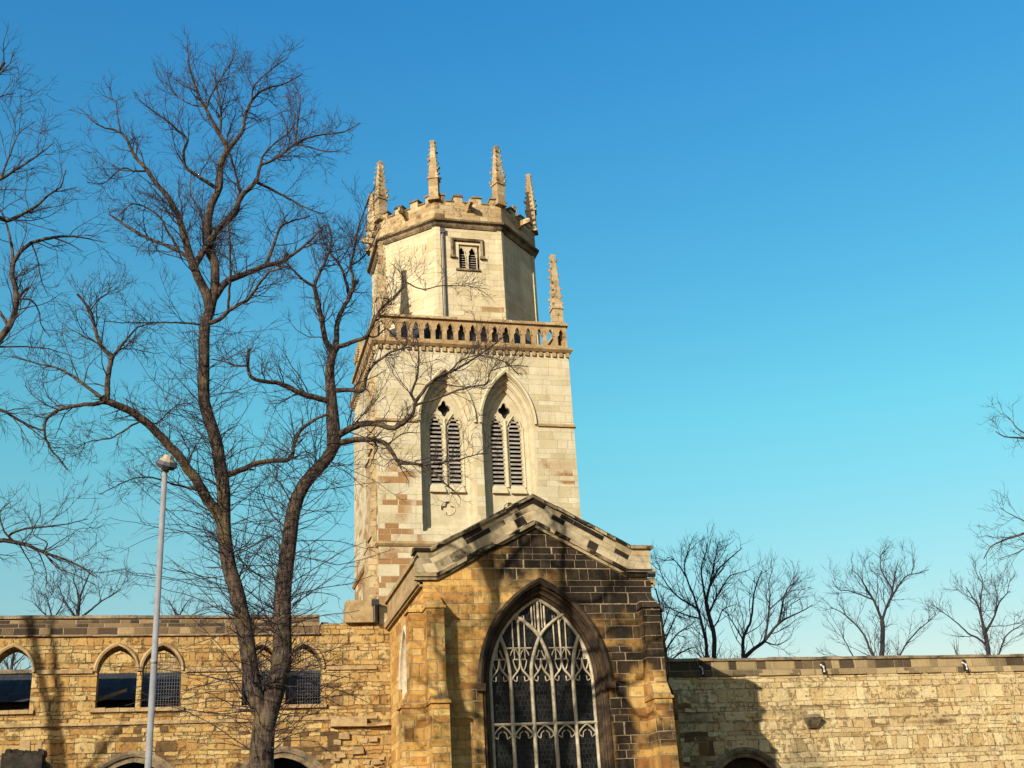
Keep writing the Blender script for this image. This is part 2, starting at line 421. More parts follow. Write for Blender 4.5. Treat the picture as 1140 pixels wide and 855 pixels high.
def arch(cx, hw, zs, za, zb, n=12):
    """closed outline of a pointed opening: bottom left, bottom right, then up and round"""
    h = za - zs; Rr = (h * h + hw * hw) / (2 * hw)
    t = math.asin(min(1, h / Rr)) if Rr >= hw else math.pi / 2
    if Rr < hw: Rr = hw
    rt = [(cx + hw - Rr + Rr * math.cos(t * i / n), zs + Rr * math.sin(t * i / n)) for i in range(n + 1)]
    lf = [(2 * cx - x, z) for x, z in reversed(rt[:-1])]
    return [(cx - hw, zb), (cx + hw, zb)] + rt + lf


def arch_line(cx, hw, zs, za, n=14):
    return list(reversed(arch(cx, hw, zs, za, zs, n)[2:]))


def rough_coping(mb, x0, x1, y0, y1, z0, z1, lmin=.6, lmax=1.3, j=.025, lean=0.):
    x = x0
    while x < x1 - .1:
        l = min(rnd.uniform(lmin, lmax), x1 - x)
        dz = rnd.uniform(-j, j); dy = rnd.uniform(-j, j)
        k = lambda s: rnd.uniform(-s, s)
        a, b = x + .008, x + l - .008
        sl = lean
        mb.hexa([(a, y0 + dy, z0), (b, y0 + dy + k(.01), z0), (b, y1, z0), (a, y1, z0),
                 (a, y0 + dy + sl + k(.012), z1 + dz), (b, y0 + dy + sl + k(.012), z1 + dz + k(.015)), (b, y1 - sl, z1 + dz + k(.015)), (a, y1 - sl, z1 + dz)])
        x += l


# ================================================================== SETTING
g = MB(); g.add([(-900, -300, 0), (900, -300, 0), (900, 1500, 0), (-900, 1500, 0)], [(0, 1, 2, 3)])
o = g.build('ground', M['grass']); o['kind'] = 'structure'
g = MB(); g.box(-40, 60, 1.5, 4.5, -.1, .006)
o = g.build('path', M['paving']); o['kind'] = 'structure'

# ================================================================== TOWER
TX0, TX1, TY0, TY1 = 7.35, 16.5, 50.0, 58.1
tw = thing('church_tower', 'tall cream stone church tower with louvred belfry windows and crocketed octagonal lantern on top', 'tower', (11.9, 54.2, 0))
BC = (10.53, 13.37)       # belfry window centres
mb = MB()
front = [(TX0, 0), (TX1, 0), (TX1, 24.55), (TX0, 24.55)]
holes = [arch(c, 1.24, 20.85, 23.35, 15.75) for c in BC]
mb.prism(front, TY0, TY0 + .12, holes)
# right, left and back sides
mb.box(TX1 - .6, TX1, TY0 + .121, TY1, 0, 24.55); mb.box(TX0, TX0 + .6, TY0 + .121, TY1, 0, 24.55); mb.box(TX0 + .6, TX1 - .6, TY1 - .6, TY1, 0, 24.55)
mb.box(TX0 + .6, TX1 - .6, TY0 + .75, TY1 - .6, 24.2, 24.5)
mb.build('wall', M['tower'], tw)
# window bays
for c in BC:
    mb = MB()
    o1 = arch(c, 1.24, 20.85, 23.35, 15.75); o2 = arch(c, 1.20, 20.85, 23.28, 15.82); o3 = arch(c, 1.06, 20.85, 23.05, 15.95)
    o4 = arch(c, 1.02, 20.85, 22.98, 16.0); o5 = arch(c, .86, 20.85, 22.7, 16.15)
    mb.loft([(o1, TY0 + .118), (o1, TY0 + .16), (o2, TY0 + .16), (o2, TY0 + .26), (o3, TY0 + .28), (o3, TY0 + .36), (o4, TY0 + .36), (o4, TY0 + .46), (o5, TY0 + .5), (o5, TY0 + .6)])
    win = mb.build('belfry_window', M['belfry_stone'], tw)
    # apron panel with quatrefoil
    q = [(c + .26 * math.cos(t) * (1 + .32 * math.cos(4 * t)), 16.95 + .26 * math.sin(t) * (1 + .32 * math.cos(4 * t))) for t in [2 * math.pi * i / 40 for i in range(40)]]
    mb = MB(); mb.prism([(c - .9, 16.0), (c + .9, 16.0), (c + .9, 17.72), (c - .9, 17.72)], TY0 + .5, TY0 + .6, [q])
    mb.prism([(c - .4, 16.5), (c + .4, 16.5), (c + .4, 17.4), (c - .4, 17.4)], TY0 + .6, TY0 + .64)
    mb.bar([(c + .33 * math.cos(t), 16.95 + .33 * math.sin(t)) for t in [2 * math.pi * i / 24 for i in range(24)]], .05, TY0 + .47, TY0 + .52, True)
    # sloping sills of the two lights
    for s in (-1, 1):
        xa, xb = c + s * .44 - .36, c + s * .44 + .36
        mb.hexa([(xa, TY0 + .34, 17.66), (xb, TY0 + .34, 17.66), (xb, TY0 + .62, 17.66), (xa, TY0 + .62, 17.66),
                 (xa, TY0 + .36, 17.74), (xb, TY0 + .36, 17.74), (xb - .06, TY0 + .62, 18.12), (xa + .06, TY0 + .62, 18.12)])
    mb.build('apron', M['belfry_stone'], win)
    # tracery plate: two lights, a quatrefoil above
    lights = []
    for s in (-1, 1):
        lc = c + s * .42
        pts = [(lc - .28, 18.0), (lc + .28, 18.0), (lc + .28, 20.75)]
        for t, rr in [(0, .30), (.35, .25), (.6, .33), (.8, .27), (1.2, .34), (1.571, .42)]:
            pts.append((lc + rr * math.cos(t) * .93, 20.78 + rr * math.sin(t) * 1.35))
        pts += [(2 * lc - x, z) for x, z in reversed(pts[2:-1])]
        lights.append(pts)
    qf = [(c + .25 * math.cos(t) * (1 + .20 * math.cos(4 * t)), 21.72 + .33 * math.sin(t) * (1 + .20 * math.cos(4 * t))) for t in [2 * math.pi * i / 32 for i in range(32)]]
    mb = MB(); mb.prism(arch(c, .865, 20.85, 22.71, 17.75), TY0 + .6, TY0 + .76, lights + [qf])
    mb.bar([(c, 18.0), (c, 21.2)], .16, TY0 + .5, TY0 + .62)
    for s in (-1, 1):
        mb.bar([(c + s * .82, 18.0), (c + s * .82, 20.9)], .10, TY0 + .52, TY0 + .62)
        mb.bar([(c + s * .78, 20.8), (c + s * .70, 21.15), (c + s * .42, 21.5), (c + s * .14, 21.1), (c + s * .02, 20.8)], .07, TY0 + .54, TY0 + .62)
    mb.build('tracery', M['belfry_stone'], win)
    for s in (-1, 1):
        mb = MB(); lc = c + s * .42; z = 18.05
        while z < 21.2:
            mb.hexa([(lc - .3, TY0 + .60, z), (lc + .3, TY0 + .60, z), (lc + .3, TY0 + .90, z + .17), (lc - .3, TY0 + .90, z + .17),
                     (lc - .3, TY0 + .60, z + .075), (lc + .3, TY0 + .60, z + .075), (lc + .3, TY0 + .90, z + .225), (lc - .3, TY0 + .90, z + .225)])
            z += .205
        mb.build('louvre', M['louvre'], win)
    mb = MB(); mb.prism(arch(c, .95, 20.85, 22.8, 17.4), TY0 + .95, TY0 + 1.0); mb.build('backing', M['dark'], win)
    mb = MB(); mb.sweep(arch_line(c, 1.30, 20.85, 23.48), [(-.07, TY0), (-.07, TY0 - .10), (.02, TY0 - .13), (.09, TY0 - .04), (.09, TY0)])
    mb.build('hood_mould', M['belfry_stone'], win)


def band(mb, x0, x1, y0, y1, z, h, out, under=True):
    """moulded band all round a rectangle: sloping top, lip and hollow below"""
    prof = [(0, z), (out * .45, z + h * .1), (out, z + h * .45), (out, z + h * .7), (0, z + h)]
    rings = [[(x0 - d, y0 - d, zz), (x1 + d, y0 - d, zz), (x1 + d, y1 + d, zz), (x0 - d, y1 + d, zz)] for d, zz in prof]
    vs = [p for r in rings for p in r]
    mb.add(vs, [(i * 4 + k, i * 4 + (k + 1) % 4, (i + 1) * 4 + (k + 1) % 4, (i + 1) * 4 + k) for i in range(len(prof) - 1) for k in range(4)])


# string at window springing (interrupted by the hoods) and lower string
for a, b in ((TX0 - .08, BC[0] - 1.4), (BC[1] + 1.4, TX1 + .08)):
    mb = MB(); mb.hexa([(a, TY0 - .09, 20.78), (b, TY0 - .09, 20.78), (b, TY0, 20.74), (a, TY0, 20.74), (a, TY0 - .10, 20.86), (b, TY0 - .10, 20.86), (b, TY0, 20.94), (a, TY0, 20.94)])
    mb.build('string_course', M['golden_dressed'], tw)
mb = MB(); band(mb, TX0, TX1, TY0, TY1, 15.05, .26, .13); mb.build('string_course', M['golden_dressed'], tw)
# cornice with little blocks under the balustrade
mb = MB(); band(mb, TX0, TX1, TY0, TY1, 24.5, .30, .2)
x = TX0 + .1
while x < TX1:
    mb.box(x, x + .16, TY0 - .1, TY0 - .001, 24.3, 24.5, .006); x += .33
y = TY0 + .2
while y < TY1: mb.box(TX0 - .1, TX0 - .001, y, y + .16, 24.3, 24.5); mb.box(TX1 + .001, TX1 + .1, y, y + .16, 24.3, 24.5); y += .33
mb.build('cornice', M['golden_dressed'], tw)
# pierced balustrade, four sides
mb = MB(); bz0, bz1 = 24.79, 25.93


def balus(L, n):
    hs_ = []
    for i in range(n):
        cx = L * (i + .5) / n; hw = L / n * .33
        pts = [(cx - hw, .14), (cx + hw, .14), (cx + hw, .60), (cx + hw * .62, .70), (cx + hw * .72, .80), (cx, 1.0), (cx - hw * .72, .80), (cx - hw * .62, .70), (cx - hw, .60)]
        hs_.append(pts)
    return hs_


for (ox, oy, ang, L, n) in ((TX0, TY0 + .02, 0, TX1 - TX0, 17), (TX1 - .02, TY0 + .24, 90, TY1 - TY0 - .48, 15), (TX0 + .22, TY0 + .24, 90, TY1 - TY0 - .48, 15), (TX0, TY1 - .24, 0, TX1 - TX0, 17)):
    mb.M = Matrix.Translation((ox, oy, bz0)) @ Matrix.Rotation(R(ang), 4, 'Z')
    mb.prism([(0, 0), (L, 0), (L, bz1 - bz0), (0, bz1 - bz0)], 0, .2, balus(L, n))
    for h in balus(L, n): mb.bar(h[2:], .035, -.04, .0)
mb.M = Matrix.Identity(4)
bal = mb.build('balustrade', M['golden_dressed'], tw)
mb = MB()
rough_coping(mb, TX0 - .1, TX1 + .1, TY0 - .1, TY0 + .3, 25.935, 26.08, .9, 1.6, .012, .03)
rough_coping(mb, TX0 - .1, TX1 + .1, TY1 - .3, TY1 + .1, 25.935, 26.08, .9, 1.6, .012, .03)
mb.box(TX0 - .1, TX0 + .3, TY0 + .31, TY1 - .31, 25.935, 26.08); mb.box(TX1 - .3, TX1 + .1, TY0 + .31, TY1 - .31, 25.935, 26.08)
mb.build('rail', M['parapet'], bal)


def pinnacle_mesh(mb, x, y, z0, zs, z1, w, rot):
    """square shaft to zs, then a tapering crocketed spirelet to z1 with a bud finial"""
    mb.M = Matrix.Translation((x, y, 0)) @ Matrix.Rotation(rot, 4, 'Z')
    h = w / 2
    mb.box(-h * 1.25, h * 1.25, -h * 1.25, h * 1.25, z0, z0 + .12)
    mb.box(-h, h, -h, h, z0 + .121, zs, .006)
    mb.box(-h * 1.22, h * 1.22, -h * 1.22, h * 1.22, zs + .001, zs + .1)
    n = 7; zt = z1 - .20; t = h * .42
    a = h * .98
    mb.hexa([(-a, -a, zs + .1), (a, -a, zs + .1), (a, a, zs + .1), (-a, a, zs + .1), (-t, -t, zt), (t, -t, zt), (t, t, zt), (-t, t, zt)])
    for i in range(n):
        f = (i + .45) / n; zz = zs + .1 + (zt - zs - .1) * f; r = a + (t - a) * f; s = .062 + .030 * (1 - f)
        for sx in (-1, 1):
            for sy in (-1, 1):
                g_ = rnd.uniform(.3, 1.3); cx, cy = sx * (r + s * .35), sy * (r + s * .35); k = s * .62 * g_
                mb.hexa([(cx - k * .6, cy - k * .6, zz - k), (cx + k * .6, cy - k * .6, zz - k), (cx + k * .6, cy + k * .6, zz - k), (cx - k * .6, cy + k * .6, zz - k),
                         (cx - k + sx * k * .5, cy - k + sy * k * .5, zz + k * .9), (cx + k + sx * k * .5, cy - k + sy * k * .5, zz + k * .9), (cx + k + sx * k * .5, cy + k + sy * k * .5, zz + k * .9), (cx - k + sx * k * .5, cy + k + sy * k * .5, zz + k * .9)])
    b = t * 1.45
    mb.hexa([(-t, -t, zt), (t, -t, zt), (t, t, zt), (-t, t, zt), (-b, -b, zt + .12), (b, -b, zt + .12), (b, b, zt + .12), (-b, b, zt + .12)])
    mb.hexa([(-b, -b, zt + .121), (b, -b, zt + .121), (b, b, zt + .121), (-b, b, zt + .121), (-t * .7, -t * .7, z1), (t * .7, -t * .7, z1), (t * .7, t * .7, z1), (-t * .7, t * .7, z1)])
    mb.M = Matrix.Identity(4)


for (x, y, z1, lean) in ((TX1 - .32, TY0 + .3, 29.95, 0), (TX0 + .35, TY0 + .3, 30.0, 0), (TX0 + .32, TY1 - .4, 28.2, 0), (TX1 - .4, TY1 - .4, 29.9, 0)):
    mb = MB(); pinnacle_mesh(mb, x, y, 26.08, 26.9, z1, .48, 0); mb.build('pinnacle', M['parapet'], tw)

# weathered clasping buttress stack on the left flank
mb = MB()
for (x0, y0, y1, z0, z1) in ((6.98, 50.35, 51.7, 0, 15.6), (7.06, 50.42, 51.6, 15.601, 19.6), (7.12, 50.5, 51.5, 19.601, 23.3)):
    mb.box(x0, TX0, y0, y1, z0, z1 - .5, .02)
    mb.hexa([(x0 - .05, y0 - .04, z1 - .5), (TX0, y0 - .04, z1 - .5), (TX0, y1 + .04, z1 - .5), (x0 - .05, y1 + .04, z1 - .5), (x0 + .17, y0, z1), (TX0, y0, z1), (TX0, y1, z1), (x0 + .17, y1, z1)])
mb.build('buttress', M['parapet'], tw)

# octagonal lantern
OC = Vector((12.0, 54.22, 0)); AP = 3.95
OR = AP / math.cos(math.pi / 8)


def octv(r, k): t = math.pi / 8 + k * math.pi / 4; return (OC.x + r * math.cos(t), OC.y + r * math.sin(t))


def octring(mb, prof, close=False):
    n = len(prof); vs = []
    for ap, z in prof: vs += [(*octv(ap / math.cos(math.pi / 8), k), z) for k in range(8)]
    mb.add(vs, [(i * 8 + k, i * 8 + (k + 1) % 8, ((i + 1) % n) * 8 + (k + 1) % 8, ((i + 1) % n) * 8 + k) for i in range(n if close else n - 1) for k in range(8)])


OZ0, OZ1 = 24.5, 31.05
mb = MB(); octring(mb, [(AP + .004, 24.52), (AP + .004, 25.9), (AP - .05, 25.95)]);  # near-black band added to paint the shade seen through the balustrade openings
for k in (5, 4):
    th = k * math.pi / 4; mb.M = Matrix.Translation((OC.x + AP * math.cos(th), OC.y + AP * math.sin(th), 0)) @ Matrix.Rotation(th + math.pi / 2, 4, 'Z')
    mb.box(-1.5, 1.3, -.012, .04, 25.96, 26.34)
mb.M = Matrix.Identity(4); mb.build('shade_panel', M['iron'], tw)  # shade panels share the drainpipe's black iron
mb = MB()
# every face of the lantern: a recessed panel between plain angle strips; the front one has the window
for k in range(8):
    th = k * math.pi / 4            # outward normal direction
    mb.M = Matrix.Translation((OC.x + AP * math.cos(th), OC.y + AP * math.sin(th), 0)) @ Matrix.Rotation(th + math.pi / 2, 4, 'Z')
    hwid = AP * math.tan(math.pi / 8)
    hole = [[(-.52, 28.85), (.52, 28.85), (.52, 30.2), (-.52, 30.2)]] if k in (6, 2, 0, 4) else []
    mb.prism([(-hwid + .1, OZ0), (hwid - .1, OZ0), (hwid - .1, OZ1), (-hwid + .1, OZ1)], .05, .4, hole)
    mb.box(-hwid + .0, -hwid + .22, .0, .3, OZ0, OZ1 - .002); mb.box(hwid - .22, hwid - .0, .0, .3, OZ0, OZ1 - .002)
mb.M = Matrix.Identity(4)
lan = mb.build('lantern_wall', M['lantern'], tw)
mb = MB()
octring(mb, [(AP, OZ1), (AP + .07, OZ1 + .10), (AP + .10, OZ1 + .20), (AP + .24, OZ1 + .27), (AP + .26, OZ1 + .36), (AP + .06, OZ1 + .45), (AP - .4, OZ1 + .45)])
mb.build('cornice', M['ruin_coping'], lan)
mb = MB(); PZ = OZ1 + .44
octring(mb, [(AP + .08, PZ), (AP + .08, PZ + .95), (AP - .3, PZ + .95), (AP - .3, PZ)], True)
for k in range(8):
    th = k * math.pi / 4
    mb.M = Matrix.Translation((OC.x + (AP + .08) * math.cos(th), OC.y + (AP + .08) * math.sin(th), 0)) @ Matrix.Rotation(th + math.pi / 2, 4, 'Z')
    hwid = (AP + .08) * math.tan(math.pi / 8)
    for (a, b) in ((-hwid + .06, -hwid + .52), (-.68, -.26), (.26, .68), (hwid - .52, hwid - .06)):
        mb.box(a, b, 0, .36, PZ + .951, PZ + 1.27, .008)
mb.M = Matrix.Identity(4)
mb.build('parapet', M['parapet'], lan)
mb = MB()
for k in range(8):
    th = k * math.pi / 4
    mb.M = Matrix.Translation((OC.x + (AP + .08) * math.cos(th), OC.y + (AP + .08) * math.sin(th), 0)) @ Matrix.Rotation(th + math.pi / 2, 4, 'Z')
    hwid = (AP + .08) * math.tan(math.pi / 8)
    for (a, b) in ((-hwid + .03, -hwid + .55), (-.72, -.22), (.22, .72), (hwid - .55, hwid - .03)):
        mb.box(a, b, -.06, .42, PZ + 1.275, PZ + 1.37, .012)
    for (a, b) in ((-hwid + .57, -.70), (-.24, .24), (.70, hwid - .57)):
        mb.box(a, b, -.05, .41, PZ + .953, PZ + 1.03, .010)
mb.M = Matrix.Identity(4)
mb.build('merlon_coping', M['ruin_coping'], lan)
mb = MB(); octring(mb, [(AP - .31, PZ + .1), (.3, PZ + 1.0)]); mb.build('lead_roof', M['lead'], lan)
for k in range(8):
    x, y = octv((AP - .02) / math.cos(math.pi / 8), k); mb = MB()
    pinnacle_mesh(mb, x, y, PZ + .95, PZ + 2.15, 35.95 + rnd.uniform(-.06, .06), .46, math.pi / 8 + k * math.pi / 4)
    mb.build('pinnacle', M['parapet'], tw)
for k in (6, 5, 7, 4):       # carved spouts, one on each visible parapet face
    th = k * math.pi / 4; mb = MB()
    mb.M = Matrix.Translation((OC.x + (AP + .08) * math.cos(th), OC.y + (AP + .08) * math.sin(th), 0)) @ Matrix.Rotation(th + math.pi / 2, 4, 'Z')
    sx = .05; mb.M = mb.M @ Matrix.Translation((0, 0, .2)) @ Matrix.Diagonal((.72, .8, 1, 1)) @ Matrix.Translation((0, 0, -.2))
    mb.hexa([(-.13 + sx, .05, PZ + .50), (.13 + sx, .05, PZ + .50), (.13 + sx, .05, PZ + .82), (-.13 + sx, .05, PZ + .82),
             (-.10 + sx, -.62, PZ + .60), (.10 + sx, -.62, PZ + .60), (.09 + sx, -.58, PZ + .86), (-.09 + sx, -.58, PZ + .86)])
    mb.hexa([(-.12 + sx, -.621, PZ + .56), (.12 + sx, -.621, PZ + .56), (.12 + sx, -.60, PZ + .88), (-.12 + sx, -.60, PZ + .88),
             (-.07 + sx, -.86, PZ + .64), (.07 + sx, -.86, PZ + .64), (.07 + sx, -.84, PZ + .82), (-.07 + sx, -.84, PZ + .82)])
    mb.hexa([(-.16 + sx, .02, PZ + .4), (.16 + sx, .02, PZ + .4), (.16 + sx, .02, PZ + .52), (-.16 + sx, .02, PZ + .52), (-.1 + sx, -.22, PZ + .5), (.1 + sx, -.22, PZ + .5), (.1 + sx, -.22, PZ + .56), (-.1 + sx, -.22, PZ + .56)])
    mb.build('gargoyle', M['parapet'], tw)
# square-headed lantern window on the front face
fx = OC.x - .1; fy = OC.y - AP
mb = MB()
ls = []
for s in (-1, 1):
    lc = fx + s * .265
    ls.append([(lc - .21, 28.93), (lc + .21, 28.93), (lc + .21, 29.60), (lc + .15, 29.74), (lc + .18, 29.86), (lc, 30.12), (lc - .18, 29.86), (lc - .15, 29.74), (lc - .21, 29.60)])
mb.prism([(fx - .52, 28.85), (fx + .52, 28.85), (fx + .52, 30.2), (fx - .52, 30.2)], fy + .16, fy + .28, ls)
for l in ls: mb.bar(l, .04, fy + .12, fy + .165, True)
lw = mb.build('lantern_window', M['belfry_stone'], tw)
mb = MB()
for s in (-1, 1):
    z = 28.97
    while z < 29.75:
        lc = fx + s * .265
        mb.hexa([(lc - .22, fy + .24, z), (lc + .22, fy + .24, z), (lc + .22, fy + .42, z + .09), (lc - .22, fy + .42, z + .09), (lc - .22, fy + .24, z + .03), (lc + .22, fy + .24, z + .03), (lc + .22, fy + .42, z + .12), (lc - .22, fy + .42, z + .12)])
        z += .125
mb.build('louvre', M['louvre'], lw)
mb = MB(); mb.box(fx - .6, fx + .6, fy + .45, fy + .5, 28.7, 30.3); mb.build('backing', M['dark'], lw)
mb = MB()
mb.sweep([(fx - .72, 29.55), (fx - .72, 30.42), (fx + .72, 30.42), (fx + .72, 29.55)], [(-.06, fy + .04), (-.06, fy - .06), (.02, fy - .11), (.09, fy - .02), (.09, fy + .04)])
mb.box(fx - .86, fx - .6, fy - .10, fy + .04, 29.42, 29.55); mb.box(fx + .6, fx + .86, fy - .10, fy + .04, 29.42, 29.55)
mb.box(fx - .6, fx + .6, fy - .04, fy + .045, 28.76, 28.85)
mb.build('hood_mould', M['ruin_coping'], lw)
mb = MB(); dx = OC.x - AP * math.tan(math.pi / 8) + .34
mb.tube([(dx, fy - .04, 30.75), (dx, fy - .04, 26.1)], .055, 8); mb.box(dx - .11, dx + .11, fy - .12, fy + .04, 30.7, 30.95)
mb.build('drainpipe', M['lead'], tw)

# ================================================================== TRANSEPT
FX0, FX1, FY = 7.75, 16.38, 42.0
GX, WX = 12.06, 12.08          # gable and window axes
tr = thing('church_transept', 'golden sandstone church transept with blackened gable and tall traceried window', 'church', (12.06, 46, 0))
mb = MB()
W0, ZS = 2.33, 8.10
o_out = arch(WX, W0, ZS, 11.54, 2.2, 16)
gz = lambda x: 14.0 - .53 * abs(x - GX)
mb.prism([(FX0, 0), (FX1, 0), (FX1, gz(FX1)), (GX, gz(GX)), (FX0, gz(FX0))], FY, FY + .18, [o_out])
mb.prism([(FX0, 0), (FX1, 0), (FX1, gz(FX1) - .02), (GX, gz(GX) - .02), (FX0, gz(FX0) - .02)], FY + .181, FY + .95, [arch(WX, W0 + .002, ZS, 11.542, 2.2, 16)])
# flanks; the left one carries a tall pointed window
mb.M = Matrix.Translation((FX0, 50.0, 0)) @ Matrix.Rotation(R(-90), 4, 'Z')       # local x runs towards the front
fl_hole = arch(4.2, 1.15, 8.6, 10.6, 3.0)
mb.prism([(0, 0), (7.04, 0), (7.04, 11.8), (0, 11.8)], 0, .7, [fl_hole])
mb.M = Matrix.Identity(4)
mb.box(FX1 - .7, FX1, FY + .951, 49.99, 0, 11.8)
mb.build('wall', M['transept'], tr)
# flank window
mb = MB(); mb.M = Matrix.Translation((FX0, 50.0, 0)) @ Matrix.Rotation(R(-90), 4, 'Z')
mb.sweep(arch_line(4.2, 1.25, 8.6, 10.75), [(-.08, 0), (-.08, -.09), (.02, -.13), (.09, -.03), (.09, 0)])
mb.loft([(fl_hole, .0), (arch(4.2, 1.0, 8.6, 10.35, 3.2), .3), (arch(4.2, .9, 8.6, 10.2, 3.3), .32), (arch(4.2, .9, 8.6, 10.2, 3.3), .5)])
for dx in (-.45, 0, .45): mb.bar([(4.2 + dx, 3.3), (4.2 + dx, 9.4)], .1, .3, .45)
fw = mb.build('flank_window', M['window_stone'], tr)
mb = MB(); mb.M = Matrix.Translation((FX0, 50.0, 0)) @ Matrix.Rotation(R(-90), 4, 'Z')
mb.prism(arch(4.2, 1.05, 8.6, 10.4, 3.1), .46, .5); mb.build('glass', M['glass'], fw)
# great window: splayed mouldings
mb = MB()
A = lambda d_, dz=0, k_=.86: arch(WX, W0 - d_ * k_, ZS, 11.54 - d_ * k_ * 1.05 - dz, 2.2 + d_ * .5, 16)
mb.loft([(A(0), FY + .178), (A(0), FY + .185), (A(.04), FY + .06), (A(.12), FY + .06), (A(.15), FY + .18), (A(.2), FY + .22), (A(.24), FY + .2), (A(.30), FY + .22), (A(.33), FY + .36), (A(.40), FY + .40), (A(.46), FY + .56)])
gw = mb.build('great_window', M['hood'], tr)
mb = MB(); mb.sweep(arch_line(WX, W0 + .06, ZS - .1, 11.67, 20), [(-.10, FY), (-.10, FY - .08), (.0, FY - .15), (.10, FY - .09), (.10, FY)])
for s in (-1, 1): mb.box(WX + s * (W0 + .06) - .15, WX + s * (W0 + .06) + .15, FY - .17, FY + .002, ZS - .36, ZS - .1, .015)
mb.build('hood_mould', M['hood'], gw)
# tracery of five lights
IH = 1.94; IA = 11.14      # inner half width and apex
LY0, LY1 = FY + .44, FY + .60
mb = MB()
inner = arch(WX, IH - .03, ZS, IA - .03, 2.45, 20)
mb.bar(inner, .12, LY0, LY1, True)
sp = 2 * IH / 5
X = lambda x: WX + x
ms = [-1.5 * sp, -.5 * sp, .5 * sp, 1.5 * sp]


def crv(p, n=10):
    """smooth curve through a few points (Catmull-Rom)"""
    P_ = [Vector(p[0]) * 2 - Vector(p[1])] + [Vector(q) for q in p] + [Vector(p[-1]) * 2 - Vector(p[-2])]; out = []
    for i in range(1, len(P_) - 2):
        for k in range(n):
            t = k / n; a, b, c_, d = P_[i - 1:i + 3]
            v = .5 * ((2 * b) + (c_ - a) * t + (2 * a - 5 * b + 4 * c_ - d) * t * t + (3 * b - a - 3 * c_ + d) * t ** 3)
            out.append((v.x, v.y))
    out.append(tuple(P_[-2])); return out


yy = iter([LY0 + .0021 * i for i in range(400)])
for s in (-1, 1):
    mb.bar([(X(s * 1.5 * sp), 2.4)] + crv([(X(s * 1.5 * sp), 8.2), (X(s * (1.5 * sp + .04)), 8.7), (X(s * (1.5 * sp + .14)), 9.25), (X(s * (1.5 * sp + .32)), 9.75)]), .125, LY0 - .02, LY1 - .001)
    mb.bar([(X(-s * .5 * sp), 2.4)] + crv([(X(-s * .5 * sp), 8.2), (X(-s * (.5 * sp - .05)), 8.8), (X(s * .0), 9.72), (X(s * .50), 10.25), (X(s * .98), 10.55)]), .125, LY0 - .026 - s * .004, LY1 - .003 + s * .001)
    mb.bar([(X(s * sp), 8.85), (X(s * sp), 10.66)], .08, LY0 + .02, LY1 - .01)
    mb.bar([(X(s * (1.5 * sp + .12)), 9.32), (X(s * .33), 9.32)], .06, LY0 + .03, LY1 - .012)
    for q in (-.22, .22): mb.bar([(X(s * sp + q), 9.33), (X(s * sp + q * 1.05), 10.3 if q * s > 0 else 10.5)], .045, LY0 + .04, LY1 - .014)
    for q in (-1, 1):    # cusped heads under and over the small transom
        cx = s * sp + q * .19
        mb.bar(crv([(X(cx - .16), 9.06), (X(cx - .10), 9.2), (X(cx), 9.29), (X(cx + .10), 9.2), (X(cx + .16), 9.06)], 4), .04, LY0 + .045, LY1 - .016)
    mb.bar(crv([(X(s * sp - .17), 10.5), (X(s * sp - .04), 10.28), (X(s * sp), 10.1)], 4), .05, LY0 + .046, LY1 - .017)
    mb.bar(crv([(X(s * sp + .17), 10.5), (X(s * sp + .04), 10.28), (X(s * sp), 10.1)], 4), .05, LY0 + .047, LY1 - .017)
    mb.bar([(X(s * .24), 9.98), (X(s * .24), 10.86)], .07, LY0 + .03, LY1 - .013)
    mb.bar(crv([(X(s * 1.86), 8.7), (X(s * 1.74), 9.0), (X(s * 1.62), 9.3), (X(s * 1.5), 9.75)], 5), .06, LY0 + .02, LY1 - .012)
for x_, z0_, z1_ in ((-.13, 10.05, 11.0), (.13, 10.05, 11.0), (-.55, 9.36, 10.45), (.55, 9.36, 10.45), (-1.0, 9.36, 10.42), (1.0, 9.36, 10.42), (-1.62, 8.9, 9.4), (1.62, 8.9, 9.4), (-.19, 8.9, 9.35), (.19, 8.9, 9.35), (-.58, 8.9, 9.3), (.58, 8.9, 9.3), (-.97, 8.9, 9.3), (.97, 8.9, 9.3)):
    mb.bar([(X(x_), z0_), (X(x_), z1_)], .036, LY0 + .043, LY1 - .0155)
mb.bar([(X(0), 9.7), (X(0), 11.06)], .10, LY0 + .01, LY1 - .011)
for i in range(5):
    cx = (i - 2) * sp; h = sp / 2
    for s in (-1, 1):        # ogee cusped head of each light
        mb.bar(crv([(X(cx + s * h), 8.08), (X(cx + s * h * .72), 8.30), (X(cx + s * h * .28), 8.50), (X(cx + s * h * .06), 8.68), (X(cx), 8.95)], 5), .065, LY0 + .012, LY1 - .02 - .001 * s)
        mb.bar(crv([(X(cx + s * h * .80), 8.22), (X(cx + s * h * .42), 8.15), (X(cx + s * h * .34), 8.32)], 4), .04, LY0 + .05, LY1 - .023)
        mb.bar(crv([(X(cx + s * h * .30), 8.5), (X(cx + s * h * .5), 8.66), (X(cx + s * h * .62), 8.9), (X(cx + s * h * .15), 8.92)], 4), .045, LY0 + .05, LY1 - .024)
        if i in (0, 2, 4): mb.bar(crv([(X(cx + s * h * .62), 8.9), (X(cx + s * h * .35), 9.0), (X(cx + s * h * .1), 9.25)], 4), .045, LY0 + .05, LY1 - .025)
        # pointed trefoiled head below the transom
        mb.bar(crv([(X(cx + s * h * .95), 6.1), (X(cx + s * h * .8), 6.32), (X(cx + s * h * .4), 6.50), (X(cx), 6.62)], 5), .055, LY0 + .014, LY1 - .021)
        mb.bar(crv([(X(cx + s * h * .82), 6.28), (X(cx + s * h * .45), 6.18), (X(cx + s * h * .36), 6.34), (X(cx + s * h * .1), 6.42)], 4), .04, LY0 + .05, LY1 - .024)
